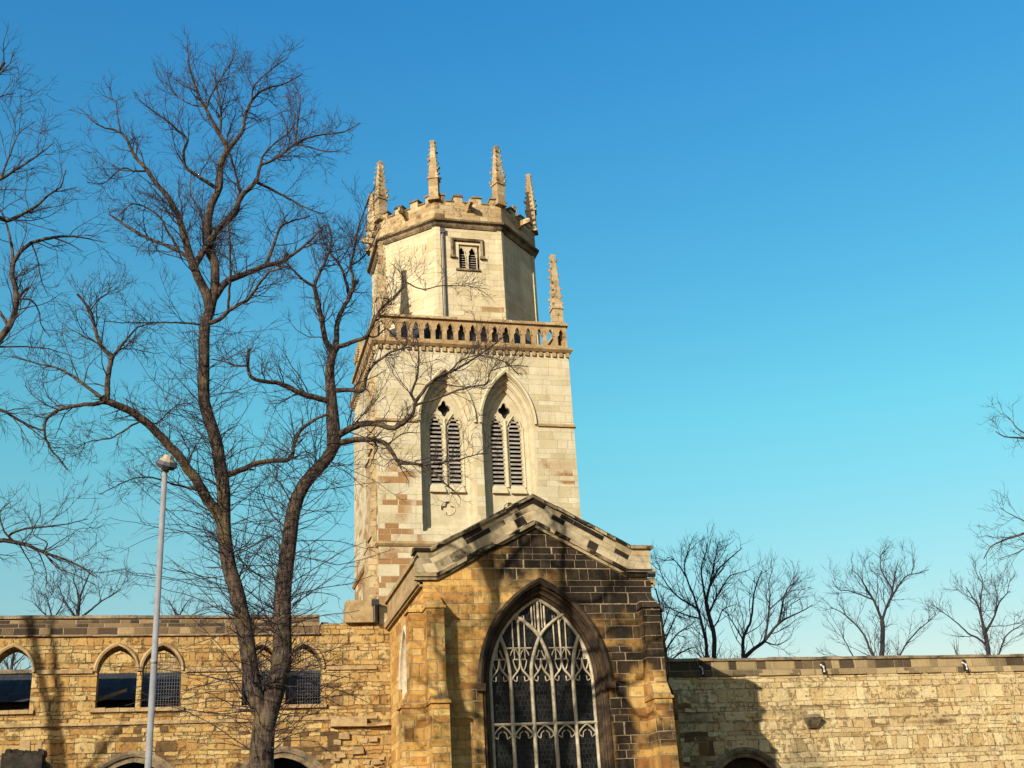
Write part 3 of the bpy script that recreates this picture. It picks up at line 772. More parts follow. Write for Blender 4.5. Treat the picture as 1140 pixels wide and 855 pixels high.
mb.bar([(X(-IH), 6.66), (X(IH), 6.66)], .10, LY0 - .01, LY1 - .006)
mb.build('tracery', M['window_stone'], gw)
mb = MB(); mb.prism(arch(WX, IH - .01, ZS, IA, 2.4, 20), FY + .54, FY + .56); mb.build('glass', M['glass'], gw)
# gable parapet band and copings
mb = MB()
GX = 12.0; kx = lambda x: 4.0 if x < GX else 3.68
topz = lambda x: 14.93 - .53 * min(abs(x - GX), kx(x))
lowz = lambda x: 13.84 - .53 * min(abs(x - GX), kx(x) - .22)
EX = 4.44
uvg = lambda c: (abs(c.x - GX) * .882 - c.z * .472 + 20 * (gs > 0), c.z * .882 + .472 * min(abs(c.x - GX), kx(c.x)) + .10)
par = link('gable_parapet', None, tr)
for gs in (-1, 1):
    mb = MB()
    k_ = kx(GX + gs); q_ = [(GX + gs * d, f(GX + gs * d) + o_) for d, f, o_ in ((0, lowz, .08), (k_ - .22, lowz, .08), (EX, lowz, .08), (EX, topz, -.05), (k_, topz, -.05), (0, topz, -.05))]
    mb.prism(q_ if gs > 0 else q_[::-1], FY - .06, FY + .6)
    mb.build('masonry', M['gable_band'], par, uvf=uvg)
mb = MB()
prof = [(-.10, FY + .66), (-.10, FY - .16), (-.02, FY - .19), (.03, FY - .15), (.09, FY + .22), (.03, FY + .66)]
def slabs(pts, f, prof, l0=.7, l1=1.15, j=.016):
    for a, b in zip(pts, pts[1:]):
        x = a
        while x < b - .05:
            e = min(b, x + rnd.uniform(l0, l1)); e = b if b - e < .3 else e
            o_ = rnd.uniform(-j, j); g_ = .006
            mb.sweep([(x + (g_ if x > a else 0), f(x) + o_ + rnd.uniform(-.006, .006)), (e - (g_ if e < b else 0), f(e) + o_)], [(p + rnd.uniform(-.005, .005), y + rnd.uniform(-.012, .012)) for p, y in prof])
            x = e


slabs((GX - EX - .12, GX - 4.0, GX, GX + 3.68, GX + EX + .12), topz, prof)
mb.build('gable_coping', M['gable_coping'], par)
mb = MB()
lp = [(x, lowz(x)) for x in (GX - EX - .13, GX - 3.78, GX, GX + 3.46, GX + EX + .13)]
slabs([p_[0] for p_ in lp], lowz, [(-.02, FY + .01), (-.06, FY - .20), (.06, FY - .24), (.12, FY - .06), (.12, FY + .01)], .5, .9, .008)
mb.sweep([(x, z - .12) for x, z in lp], [(-.07, FY + .01), (-.05, FY - .10), (.03, FY - .14), (.07, FY - .1), (.07, FY + .01)])
mb.build('moulded_string', M['gable_coping'], par)
# flank parapets
for (xa, xb, s) in ((FX0 - .12, FX0 + .5, -1), (FX1 - .5, FX1 + .12, 1)):
    mb = MB(); mb.box(xa + .04, xb, FY + .6, 49.97, 11.801, 12.58)
    mb.box(xa - .06 if s < 0 else xa, xb if s < 0 else xb + .06, FY + .61, 49.97, 12.581, 12.74)
    mb.box(xa - .08 if s < 0 else xa + .3, xb - .3 if s < 0 else xb + .08, FY + .02, 49.97, 11.54, 11.80)
    mb.box(xa + .0 if s < 0 else xa + .3, xb - .3 if s < 0 else xb - .0, FY + .02, 49.97, 11.46, 11.619)
    mb.build('flank_parapet', M['golden_dressed'], tr)
mb = MB()
for s in (-1, 1): mb.hexa([(GX, FY + .6, 13.6), (GX + s * 4.0, FY + .6, 11.9), (GX + s * 4.0, 49.97, 11.9), (GX, 49.97, 13.6), (GX, FY + .6, 13.68), (GX + s * 4.0, FY + .6, 11.98), (GX + s * 4.0, 49.97, 11.98), (GX, 49.97, 13.68)])
mb.build('roof', M['lead'], tr)


def buttress(mb, ox, oy, ang, wd, stages):
    """stages: (projection, z0, z1, weathering height); local +y runs back into the wall"""
    mb.M = Matrix.Translation((ox, oy, 0)) @ Matrix.Rotation(ang, 4, 'Z')
    h = wd / 2
    for i, (p, z0, z1, wz) in enumerate(stages):
        nxt = stages[i + 1][0] if i + 1 < len(stages) else 0.0
        mb.box(-h, h, -p, .04, z0 + .001 * i, z1, .012)
        mb.hexa([(-h - .05, -p - .07, z1), (h + .05, -p - .07, z1), (h + .05, .03, z1), (-h - .05, .03, z1), (-h - .05, -p - .05, z1 + .10), (h + .05, -p - .05, z1 + .10), (h + .04, .03, z1 + .11), (-h - .04, .03, z1 + .11)])
        mb.hexa([(-h, -p, z1 + .10), (h, -p, z1 + .10), (h, .035, z1 + .10), (-h, .035, z1 + .10), (-h, -nxt - .01, z1 + .1 + wz), (h, -nxt - .01, z1 + .1 + wz), (h, .035, z1 + .1 + wz), (-h, .035, z1 + .1 + wz)])
    mb.M = Matrix.Identity(4)


st = [(.98, 0, 7.25, .55), (.62, 7.7, 10.55, .45)]
for (ox, oy, ang, wd, k) in ((FX0 + .30, FY, 0, .62, 1), (FX0, FY + .42, R(-90), .66, .85), (FX1 - .32, FY, 0, .64, 1), (FX1, FY + .45, R(90), .66, .62)):
    mb = MB(); buttress(mb, ox, oy, ang, wd, [(p * k, z0, z1, wz) for p, z0, z1, wz in st]); mb.build('buttress', M['transept'], tr)

# ================================================================== RUINED NAVE WALL (left)
nv = thing('ruined_nave_wall', 'roofless golden rubble nave wall with paired pointed window openings, left of the tower', 'wall', (-3, 50.4, 0))
NY0, NY1 = 49.95, 50.95
wins = []
for c in (-13.1, -7.6, -2.1, 3.42):
    wins += [c - .84, c + .84]
holes = [arch(x + rnd.uniform(-.02, .02), .74, 9.95, 10.92, 8.55, 8) for x in wins]
arc_c = [-13.1, -7.6, -2.1, 3.42]
a_holes = [arch(c, 2.0, 4.6, 6.75, .0, 10) for c in arc_c]
for l in a_holes: l[0] = (l[0][0], .02); l[1] = (l[1][0], .02)
mb = MB()
top = [(7.74, 11.72)]
x = 7.0
while x > 4.9: top.append((x, 11.72 + rnd.uniform(-.05, .06))); x -= rnd.uniform(.3, .6)
mb.prism([(-18, 0), (7.74, 0)] + top + [(4.88, 11.32), (-18, 11.32)], NY0, NY1, holes + a_holes)
nw = mb.build('wall', M['nave'], nv)
mb = MB(); mb.box(-18, 4.87, NY0 - .03, NY1, 11.322, 12.0, .0)
mb.box(-18, 4.87, NY0 - .09, NY0 - .031, 11.3, 11.40)
mb.build('top_courses', M['nave_top'], nv)
mb = MB(); rough_coping(mb, -18, 4.87, NY0 - .1, NY1 + .08, 12.001, 12.12, .8, 1.5, .02, .03)
rough_coping(mb, 4.95, 7.72, NY0 + .1, NY1 - .05, 11.70, 11.82, .25, .55, .06, .02)
mb.build('coping', M['ruin_coping'], nv)
mb = MB()
for i, x in enumerate(wins):        # hood mouldings round each opening
    mb.sweep(arch_line(x, .80, 9.95, 11.0, 8), [(-.06, NY0), (-.06, NY0 - .07), (.02, NY0 - .10), (.08, NY0 - .03), (.08, NY0)])
for a, b in zip([-18] + [c + 1.72 for c in arc_c], [c - 1.72 for c in arc_c] + [7.2]):
    rough_coping(mb, a, b, NY0 - .09, NY0 + .02, 9.88, 10.02, .5, 1.1, .012, .02)
for c in arc_c:
    rough_coping(mb, c - 1.75, c + 1.75, NY0 - .12, NY0 + .3, 8.40, 8.548, .5, 1.0, .015, .03)
rough_coping(mb, -18, 7.2, NY0 - .07, NY0 + .02, 7.92, 8.04, .4, 1.2, .02, .02)
mb.build('string_course', M['golden_dressed'], nv)
mb = MB()
for c in arc_c:
    for k, (hw, d) in enumerate(((2.08, .10), (1.88, -.02))):
        ln = arch_line(c, hw, 4.6, 6.85 - .2 * k, 12); mb.sweep(ln, [(-.11, NY0 + .2), (-.11, NY0 - d * .6), (0, NY0 - d), (.11, NY0 - d * .5), (.11, NY0 + .2)])
mb.build('arcade_mould', M['ruin_coping'], nv)
mb = MB()
for c, s in ((-2.1, 1), (3.42, 1), (3.42, -1)):      # wire grilles in three of the openings
    x0 = c + s * .84
    for i in range(15): xx = x0 - .7 + 1.4 * i / 14; mb.box(xx - .008, xx + .008, NY0 + .5, NY0 + .516, 8.56, 10.75)
    for i in range(15): zz = 8.6 + i * .14; mb.box(x0 - .72, x0 + .72, NY0 + .517, NY0 + .53, zz - .008, zz + .008)
mb.build('wire_grille', M['lead'], nv)
mb = MB(); mb.box(5.95, 7.22, NY0 - .25, NY0 + .9, 11.76, 12.66, .02); mb.build('corner_block', M['golden_dressed'], nv)
mb = MB(); mb.tube([(7.10, NY0 - .33, 12.55), (7.10, NY0 - .33, 11.75)], .07, 8); mb.box(6.98, 7.28, NY0 - .43, NY0 - .26, 12.45, 12.68); mb.build('drainpipe', M['iron'], nv)
mb = MB()            # broken stones and a slab sticking out near the transept
mb.box(5.35, 6.75, NY0 - .22, NY0 + .1, 7.62, 7.95, .03); mb.box(6.72, 7.6, NY0 - .3, NY0 + .02, 7.6, 7.72, .03)
for i in range(26):
    x = rnd.uniform(5.2, 7.5); z = rnd.uniform(5.3, 7.4); s = rnd.uniform(.08, .22)
    mb.box(x - s, x + s, NY0 - rnd.uniform(.03, .14), NY0 + .05, z - s * .6, z + s * .6, .03)
mb.build('broken_masonry', M['golden_dressed'], nv)

# far clerestory wall, seen through the openings, and the dark roofed hall inside the ruin
fwl = thing('inner_ruined_wall', 'second ruined clerestory wall behind the nave openings', 'wall', (-3, 59.4, 0))
mb = MB()
mb.prism([(-18, 0), (7.0, 0), (7.0, 12.9), (-4.6, 12.9), (-4.8, 11.5), (-6.2, 11.35), (-18, 11.3)], 59.0, 59.8)
mb.build('wall', M['nave'], fwl)
mb = MB(); rough_coping(mb, -18, -4.9, 58.9, 59.9, 11.42, 11.6, .6, 1.1, .03, .03); mb.build('coping', M['ruin_coping'], fwl)
hall = thing('inner_hall', 'dark slate roofed hall built inside the ruined nave', 'building', (-2, 55, 0))
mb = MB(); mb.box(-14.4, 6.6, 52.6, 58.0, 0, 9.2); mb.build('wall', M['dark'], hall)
mb = MB(); mb.hexa([(-14.8, 52.2, 9.2), (6.9, 52.2, 9.2), (6.9, 58.2, 9.2), (-14.8, 58.2, 9.2), (-14.8, 55.0, 10.72), (6.9, 55.0, 10.72), (6.9, 55.3, 10.72), (-14.8, 55.3, 10.72)])
mb.build('roof', M['slate'], hall)
pk = MB(); pk.hexa([(-3.75, 51.5, 9.0), (-3.75, 51.56, 9.0), (-2.6, 51.56, 9.42), (-2.6, 51.5, 9.42), (-3.75, 51.5, 9.16), (-3.75, 51.56, 9.16), (-2.6, 51.56, 9.54), (-2.6, 51.5, 9.54)])
pk.build('plank', M['plank'], hall)

# ruined pier stump, lower left
sp_ = thing('ruined_buttress', 'dark stump of a ruined buttress in front of the nave wall, lower left corner', 'ruin', (-5.5, 46.6, 0))
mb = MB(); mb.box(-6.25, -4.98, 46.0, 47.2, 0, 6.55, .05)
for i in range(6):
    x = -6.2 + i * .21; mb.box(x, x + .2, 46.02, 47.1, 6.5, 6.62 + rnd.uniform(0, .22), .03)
mb.build('pier', M['dark_rough'], sp_)
mb = MB(); mb.hexa([(-5.2, 46.4, 6.3), (-3.7, 46.4, 5.0), (-3.7, 47.0, 5.0), (-5.2, 47.0, 6.3), (-5.2, 46.4, 6.62), (-3.62, 46.4, 5.2), (-3.62, 47.0, 5.2), (-5.2, 47.0, 6.62)])
mb.build('sloping_coping', M['ruin_coping'], sp_)
mb = MB(); mb.box(-5.2, -5.05, 46.3, 46.5, 6.6, 6.95, .02); mb.box(-5.75, -5.45, 46.2, 46.7, 6.6, 7.05, .04); mb.build('finial', M['golden_dressed'], sp_)

# ================================================================== RUINED CHANCEL WALL (right)
ch = thing('ruined_chancel_wall', 'long pale stone chancel wall with dark coping, right of the transept', 'wall', (30, 50.4, 0))
CY0 = 50.02
CX1 = 47.0
ac = [23.0, 29.7, 36.4, 43.1]
mb = MB(); a_h = [arch(ac[0], 1.75, 4.4, 5.90, .02, 10)]
mb.prism([(16.52, 0), (CX1, 0), (CX1, 9.35), (16.52, 9.35)], CY0, CY0 + .9, a_h)
mb.build('wall', M['chancel'], ch)
mb = MB(); mb.box(16.52, CX1, CY0 - .02, CY0 + .9, 9.351, 10.02)
x = 20.5
while x < CX1:
    l = rnd.uniform(.6, 2.2); mb.box(x, min(CX1, x + l), CY0 - .09, CY0 - .021, 9.36, 9.46, .01); x += l + rnd.uniform(.2, 1.6)
mb.build('top_courses', M['chancel_top'], ch)
mb = MB(); rough_coping(mb, 16.52, CX1, CY0 - .1, CY0 + 1.0, 10.021, 10.15, .8, 1.6, .018, .03); mb.build('coping', M['ruin_coping'], ch)
mb = MB()
for c in ac[:1]:
    for hw, za, d in (((1.83, 6.08, .14), (1.66, 5.88, .02)) if c == ac[0] else ((1.8, 5.95, .04),)): mb.sweep(arch_line(c, hw, 4.4, za, 12), [(-.12, CY0 + .2), (-.12, CY0 - d * .6), (0, CY0 - d), (.12, CY0 - d * .5), (.12, CY0 + .2)])
mb.build('arch_mould', M['ruin_coping'], ch)
mb = MB()
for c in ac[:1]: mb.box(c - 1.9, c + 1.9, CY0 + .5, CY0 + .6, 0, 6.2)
mb.build('arch_infill', M['dark_rough'], ch)
for (x, z) in ((26.4, 7.35), (30.6, 7.2), (34.4, 7.15), (37.4, 7.2), (41.0, 7.3)):
    mb = MB(); k = 1 if x < 30 else .16
    mb.hexa([(x - .2, CY0 - .12 * k, z - .3), (x + .2, CY0 - .12 * k, z - .3), (x + .2, CY0, z - .3), (x - .2, CY0, z - .3), (x - .34, CY0 - .40 * k, z + .12), (x + .34, CY0 - .40 * k, z + .12), (x + .34, CY0, z + .12), (x - .34, CY0, z + .12)])
    mb.hexa([(x - .36, CY0 - .42 * k, z + .121), (x + .36, CY0 - .42 * k, z + .121), (x + .36, CY0, z + .121), (x - .36, CY0, z + .121), (x - .26, CY0 - .3 * k, z + .28), (x + .26, CY0 - .3 * k, z + .28), (x + .22, CY0, z + .3), (x - .22, CY0, z + .3)])
    mb.build('corbel', M['ruin_coping'] if k == 1 else M['chancel'], ch)
for x in (21.38, 27.2, 34.45):
    mb = MB(); mb.box(x + .05, x + .19, CY0 - .12, CY0 - .022, 9.40, 9.92, .02)  # dark block right of the spout, painting its cast shadow on the wall
    mb.build('spout_shadow', M['dark_rough'], ch)
    mb = MB(); mb.tube([(x, CY0 - .1, 9.78), (x, CY0 - .34, 9.66), (x, CY0 - .36, 9.42)], [.045, .048, .05], 8)
    mb.build('rainwater_spout', M['spout'], ch)
mb = MB()
for i in range(60):          # stones standing slightly proud of the weathered face
    x = rnd.uniform(19, CX1); z = rnd.uniform(5.0, 9.1); s = rnd.uniform(.12, .34)
    if any(abs(x - c) < 2.1 and z < 6.4 for c in ac): continue
    mb.box(x - s, x + s, CY0 - rnd.uniform(.015, .06), CY0 + .05, z - .1, z + rnd.uniform(.03, .12), .02)
mb.build('proud_stones', M['chancel'], ch)

# ================================================================== LAMP POST
lp = thing('street_lamp', 'slim grey lamp post with a small beige capped lantern, left of the twin stems', 'lamp', (-.55, 17.5, 0))
mb = MB(); mb.tube([(-.55, 17.5, 0), (-.55, 17.5, 1.3), (-.55, 17.5, 1.31), (-.55, 17.5, 7.42)], [.09, .09, .048, .038], 20); mb.tube([(-.55, 17.5, 4.62), (-.55, 17.5, 4.68)], .049, 16); mb.build('pole', M['pole'], lp, True)
mb = MB(); mb.M = Matrix.Translation((-.53, 17.42, 7.49)) @ Matrix.Scale(.84, 4) @ Matrix.Rotation(R(24), 4, 'X') @ Matrix.Rotation(R(14), 4, 'Y')
n = 10
rings = [(.05, -.10), (.14, -.08), (.20, -.01), (.15, .05)]
mb.add([(r * 1.0 * math.cos(2 * math.pi * k / n), r * math.sin(2 * math.pi * k / n), z) for r, z in rings for k in range(n)], [(i * n + k, i * n + (k + 1) % n, (i + 1) * n + (k + 1) % n, (i + 1) * n + k) for i in range(3) for k in range(n)] + [tuple(range(n - 1, -1, -1))])
hd = mb.build('lamp_head', M['lead'], lp)
mb = MB(); mb.M = Matrix.Translation((-.53, 17.42, 7.49)) @ Matrix.Scale(.84, 4) @ Matrix.Rotation(R(24), 4, 'X') @ Matrix.Rotation(R(14), 4, 'Y')
rings = [(.142, .045), (.142, .06), (.10, .10), (.08, .16), (.0, .17)]
mb.add([(r * math.cos(2 * math.pi * k / n), r * math.sin(2 * math.pi * k / n), z) for r, z in rings for k in range(n)], [(i * n + k, i * n + (k + 1) % n, (i + 1) * n + (k + 1) % n, (i + 1) * n + k) for i in range(4) for k in range(n)])
mb.build('cap', M['cap'], lp)
mb = MB(); mb.tube([(-.55, 17.5, 7.40), (-.55, 17.5, 7.46), (-.53, 17.43, 7.52)], [.06, .06, .05], 10); mb.build('bracket', M['pole'], hd)


sg = MB()
for i in range(9):
    b_ = Vector((34.4 + rnd.uniform(-.12, .12), 50.1, 10.12)); d_ = Vector((rnd.uniform(-.5, .4), rnd.uniform(-.3, .1), rnd.uniform(.6, 1.2)))
    sg.tube([b_, b_ + d_ * .35 + Vector((rnd.uniform(-.05, .05), 0, 0)), b_ + d_ * .75], [.014, .010, .005], 4)
tag(sg.build('wall_plant', M['twig']), 'small leafless sprig growing out of the coping of the long pale wall', 'plant')

# ================================================================== TREES
class Tree:
    def __init__(self, seed, Y, k=1.0):
        self.g = np.random.default_rng(seed); self.Y = Y; self.limbs = []; self.k = k     # limbs: (points Nx3, radii N)
        self.px = []                                                                      # outline points of limbs already set

    def limb(self, pts, w0, w1, slope=None, free=False, n=28, wig=.012, root=None):
        """a limb drawn through picture points and hung in depth: it starts where it leaves an older limb, then swings towards or away"""
        g = self.g
        P = np.array(pts, float)
        y0 = self.Y
        if self.px and not free:
            A = np.array(self.px); d = np.hypot(A[:, 0] - P[0, 0], A[:, 1] - P[0, 1]); j = d.argmin()
            if d[j] < 16: y0 = A[j, 2]
            if d[j] < 11: P[0] = A[j, :2]
        if slope is None: slope = g.uniform(-.55, .55)
        seg = np.hypot(*np.diff(P, axis=0).T); s = np.r_[0, np.cumsum(seg)]; L = s[-1]
        t = np.linspace(0, L, n)
        # Catmull-Rom through the points
        Q = np.vstack([2 * P[0] - P[1], P, 2 * P[-1] - P[-2]])
        out = []
        for tt in t:
            i = min(max(np.searchsorted(s, tt, 'right') - 1, 0), len(P) - 2); f = (tt - s[i]) / max(seg[i], 1e-6)
            a, b, c, d_ = Q[i:i + 4]
            out.append(.5 * (2 * b + (c - a) * f + (2 * a - 5 * b + 4 * c - d_) * f * f + (3 * b - a - 3 * c + d_) * f ** 3))
        m = self.Y / F_PX * 1.05
        pts3 = []
        for (x, y), tt in zip(out, t):
            yy = y0 + slope * tt * m
            v = at(x, y, yy); pts3.append((v.x, v.y, v.z)); self.px.append((x, y, yy))
        pts3 = np.array(pts3)
        # small bends of the wood itself
        amp = wig * L * m / max(1, n / 8)
        nz = g.normal(0, amp, (n, 3)); nz[0] = 0; nz = (nz + np.roll(nz, 1, 0)) / 2; nz[0] = 0
        pts3 += nz
        ww = w0 + (w1 - w0) * (t / L) ** .85
        r = ww * m / 2
        self.limbs.append((pts3, np.maximum(r, .004)))
        return self

    def down(self, w):          # trunk from the lowest point of the first limb to the ground
        p = self.limbs[0][0][0]; r = self.limbs[0][1][0]
        z = np.linspace(0, p[2], 12); pts = np.stack([np.full(12, p[0]), np.full(12, p[1]), z], 1)
        pts[:-1, :2] += self.g.normal(0, .012, (11, 2))
        rad = r * (1 + .35 * np.exp(-z / .5) + .12 * (1 - z / max(p[2], .1)))
        self.limbs.append((pts, rad)); self.base = (p[0], p[1], 0)


def frames(P):
    T = np.gradient(P, axis=1); T /= np.linalg.norm(T, axis=2, keepdims=True) + 1e-9
    m = P[:, -1] - P[:, 0]; m /= np.linalg.norm(m, axis=1, keepdims=True) + 1e-9
    ref = np.where(np.abs(m[:, 2:3]) < .8, np.array([[0, 0, 1.]]), np.array([[1., 0, 0]]))
    a = np.cross(m, ref); a /= np.linalg.norm(a, axis=1, keepdims=True) + 1e-9
    U = a[:, None] - T * (a[:, None] * T).sum(2, keepdims=True); U /= np.linalg.norm(U, axis=2, keepdims=True) + 1e-9
    return T, U, np.cross(T, U)


def tubes(P, Rd, n):
    """many tubes at once: P (B,N,3), Rd (B,N)"""
    B, N, _ = P.shape
    T, U, V = frames(P)
    a = 2 * np.pi * np.arange(n) / n
    ring = P[:, :, None] + Rd[:, :, None, None] * (U[:, :, None] * np.cos(a)[None, None, :, None] + V[:, :, None] * np.sin(a)[None, None, :, None])
    v = ring.reshape(-1, 3)
    idx = np.arange(B * N * n).reshape(B, N, n)
    q = np.stack([idx[:, :-1], np.roll(idx, -1, 2)[:, :-1], np.roll(idx, -1, 2)[:, 1:], idx[:, 1:]], -1).reshape(-1, 4)
    return v, q


def mesh_from(parts, name, mat, parent):
    vs = []; qs = []; o = 0
    for v, q in parts:
        vs.append(v); qs.append(q + o); o += len(v)
    v = np.concatenate(vs); q = np.concatenate(qs)
    me = bpy.data.meshes.new(name)
    me.vertices.add(len(v)); me.vertices.foreach_set('co', v.astype(np.float32).ravel())
    me.loops.add(q.size); me.loops.foreach_set('vertex_index', q.astype(np.int32).ravel())
    me.polygons.add(len(q)); me.polygons.foreach_set('loop_start', np.arange(0, q.size, 4, dtype=np.int32)); me.polygons.foreach_set('loop_total', np.full(len(q), 4, dtype=np.int32))
    me.update(calc_edges=True); me.validate()
    me.polygons.foreach_set('use_smooth', np.ones(len(q), bool))
    me.materials.append(mat)
    return link(name, me, parent)


def sprout(g, P, Rd, step, t0, lmean, npts, ang=(28, 62), up=.25, curl=.16, rmin=.003, rk=.55, rmax=.03, taper=.35, lvar=(.55, 1.3), tipk=.55):
    """side shoots of every branch in P (B,N,3); returns the shoots and their radii"""
    B, N, _ = P.shape
    seg = np.linalg.norm(np.diff(P, axis=1), axis=2); L = seg.sum(1)
    cnt = np.maximum(1, np.round(L * (1 - t0) / step + g.uniform(-.4, .4, B))).astype(int)
    b = np.repeat(np.arange(B), cnt); K = len(b)
    t = t0 + (1 - t0) * g.uniform(0, 1, K) ** .9
    f = t * (N - 1); i = np.minimum(f.astype(int), N - 2); fr = (f - i)[:, None]
    S = P[b, i] * (1 - fr) + P[b, i + 1] * fr
    T = P[b, i + 1] - P[b, i]; T /= np.linalg.norm(T, axis=1, keepdims=True) + 1e-9
    rp = Rd[b, i] * (1 - fr[:, 0]) + Rd[b, i + 1] * fr[:, 0]
    q = g.normal(size=(K, 3)); q -= T * (q * T).sum(1, keepdims=True); q /= np.linalg.norm(q, axis=1, keepdims=True) + 1e-9
    th = np.radians(g.uniform(ang[0], ang[1], K))[:, None]
    D = np.cos(th) * T + np.sin(th) * q; D[:, 2] += up * .6; D /= np.linalg.norm(D, axis=1, keepdims=True)
    ln = lmean * g.uniform(lvar[0], lvar[1], K) * (1 - (1 - tipk) * t)
    if np.ndim(lmean) == 0: ln = np.minimum(ln, .75 * L[b] + .05)
    h = (ln / (npts - 1))[:, None]
    pts = [S]; d = D
    for k in range(npts - 1):
        d = d + g.normal(0, curl, (K, 3)); d[:, 2] += up / (npts - 1) * 1.2
        d /= np.linalg.norm(d, axis=1, keepdims=True); pts.append(pts[-1] + d * h)
    C_ = np.stack(pts, 1)
    r0 = np.clip(rp * rk, rmin, rmax)
    R_ = r0[:, None] * (1 - (1 - taper) * np.linspace(0, 1, npts))[None]
    return C_, R_


def grow(tr, name, label, cat, group, mats, spec, twig_name='crown', shoots=None):
    g = tr.g
    th = thing(name, label, cat, tr.base, group)
    th_parts = []
    for P, Rd in tr.limbs: th_parts.append(tubes(P[None], Rd[None], 12 if Rd.max() > .05 else 7))
    trunk = mesh_from(th_parts, 'trunk', mats[0], th)
    # limbs that carry shoots (not the bare stem)
    src = [(P, Rd) for P, Rd in tr.limbs if len(P) == 28]
    P = np.stack([p for p, r in src]); Rd = np.stack([r for p, r in src])
    out = []
    lv = None
    for k, s in enumerate(spec):
        if k == 0:
            c, r = sprout(g, P, Rd, **s)
            # the end of each limb carries on as a shoot too
            lv = (c, r)
        else:
            lv = sprout(g, lv[0], lv[1], **s)
        out.append(tubes(lv[0], lv[1], 4 if k == 0 else 3))
    if shoots:
        for sel, s1, s2, s3 in shoots:
            idx = [i for i in range(len(src)) if sel(i)]
            c, r = sprout(g, P[idx], Rd[idx], **s1); out.append(tubes(c, r, 4))
            c, r = sprout(g, c, r, **s2); out.append(tubes(c, r, 3))
            if s3: c, r = sprout(g, c, r, **s3); out.append(tubes(c, r, 3))
    mesh_from(out, twig_name, mats[1], th)
    return th


# ---- the great bare tree in front of the nave
T1 = Tree(11, 31.3)
T1.limb([(291, 858), (292, 830), (295, 805), (300, 785), (308, 762), (314, 735), (314, 694), (315, 657), (318, 632), (322, 600), (326, 572), (334, 547), (348, 528), (363, 512), (372, 496)], 25, 13, .05, wig=.003)
T1.limb([(290, 800), (284, 775), (279, 750), (276, 722), (271, 694), (264, 660), (256, 636), (250, 605), (249, 577), (249, 546), (245, 521), (240, 489), (233, 467), (227, 445), (227, 415), (227, 388), (228, 363), (234, 345)], 18, 11.5, -.04, wig=.003)
T1.limb([(372, 496), (371, 472), (369, 445), (367, 415), (370, 395), (374, 387)], 17, 9, .02, wig=.004)
m_ = T1.limb
# left stem, upper divisions
m_([(232, 350), (227, 322), (219, 304), (214, 294), (208, 272), (203, 255), (198, 238), (182, 212), (160, 187), (145, 165), (134, 148), (120, 143), (105, 136), (92, 123)], 12, .9, -.12)
m_([(234, 346), (239, 321), (239, 296), (234, 277), (232, 258), (231, 243)], 11, 9, .15)
m_([(214, 294), (225, 282), (238, 262), (250, 248), (262, 238), (266, 222)], 8, 6, .3)
m_([(240, 335), (252, 314), (271, 306), (290, 298), (303, 294), (315, 291), (322, 284)], 9, 5, .25)
m_([(296, 296), (304, 274), (312, 254), (322, 247), (345, 241)], 5, 1.5, .4)
m_([(316, 290), (337, 275), (349, 264), (357, 256)], 4.5, 2, -.2)
m_([(233, 364), (244, 356), (256, 345), (276, 333), (288, 317), (302, 302), (322, 296)], 5.5, 1.6, -.5)
m_([(231, 246), (235, 229), (244, 209), (245, 187), (250, 173), (254, 166)], 9, 7, .1)
m_([(254, 166), (241, 143), (230, 123), (219, 101), (212, 76), (208, 50)], 6, 1.2, -.15)
m_([(254, 166), (266, 152), (271, 145), (272, 131), (281, 111), (295, 99), (317, 93), (337, 82)], 5.5, 1.2, .3)
m_([(248, 150), (246, 130), (244, 111), (241, 95), (239, 74)], 4, 1, .4)
m_([(231, 120), (236, 104), (247, 86), (258, 68), (262, 55)], 3, .9, -.4)
m_([(281, 111), (283, 96), (296, 82), (312, 70), (322, 64)], 2.6, .9, -.4)
m_([(258, 243), (269, 219), (279, 208), (286, 201)], 6.5, 5, -.3)
m_([(285, 200), (290, 185), (304, 178), (330, 160), (352, 151), (381, 147), (401, 137)], 4.2, 1, -.25)
m_([(330, 160), (332, 133), (334, 113), (330, 96)], 3, .9, .3)
m_([(288, 186), (294, 172), (308, 158), (320, 149), (329, 136)], 3, 1.2, .45)
m_([(286, 203), (308, 214), (327, 224), (347, 234), (362, 238)], 4, 1, .35)
m_([(330, 161), (345, 164), (360, 168), (381, 169)], 2.2, .8, -.3)
m_([(259, 240), (266, 226), (267, 212), (263, 197), (258, 178), (252, 160), (256, 142), (262, 128)], 4.2, 1, .35)
m_([(241, 211), (221, 197), (207, 186), (204, 170), (209, 155), (196, 143), (182, 132), (160, 116), (151, 103)], 5, .9, -.4)
m_([(160, 187), (148, 190), (141, 187), (132, 190), (115, 204), (97, 203)], 2.6, .8, -.4)
m_([(134, 148), (131, 130), (128, 113), (118, 108)], 2.2, .8, .4)
m_([(212, 292), (197, 279), (172, 268), (147, 256), (133, 246), (121, 238)], 4.6, 2.2, .2)
m_([(199, 280), (186, 256), (178, 242), (165, 232), (147, 227), (132, 240)], 3, 1.4, -.3)
m_([(222, 358), (195, 359), (165, 359), (135, 359), (116, 358)], 2.6, .9, -.35)
m_([(231, 300), (228, 275), (224, 240), (212, 215), (213, 190)], 3.5, 1.2, .6)
m_([(232, 120), (212, 116), (196, 106), (186, 92)], 2, .8, .3)
m_([(256, 346), (256, 310), (256, 280), (254, 245)], 3.2, 1.8, -.5)
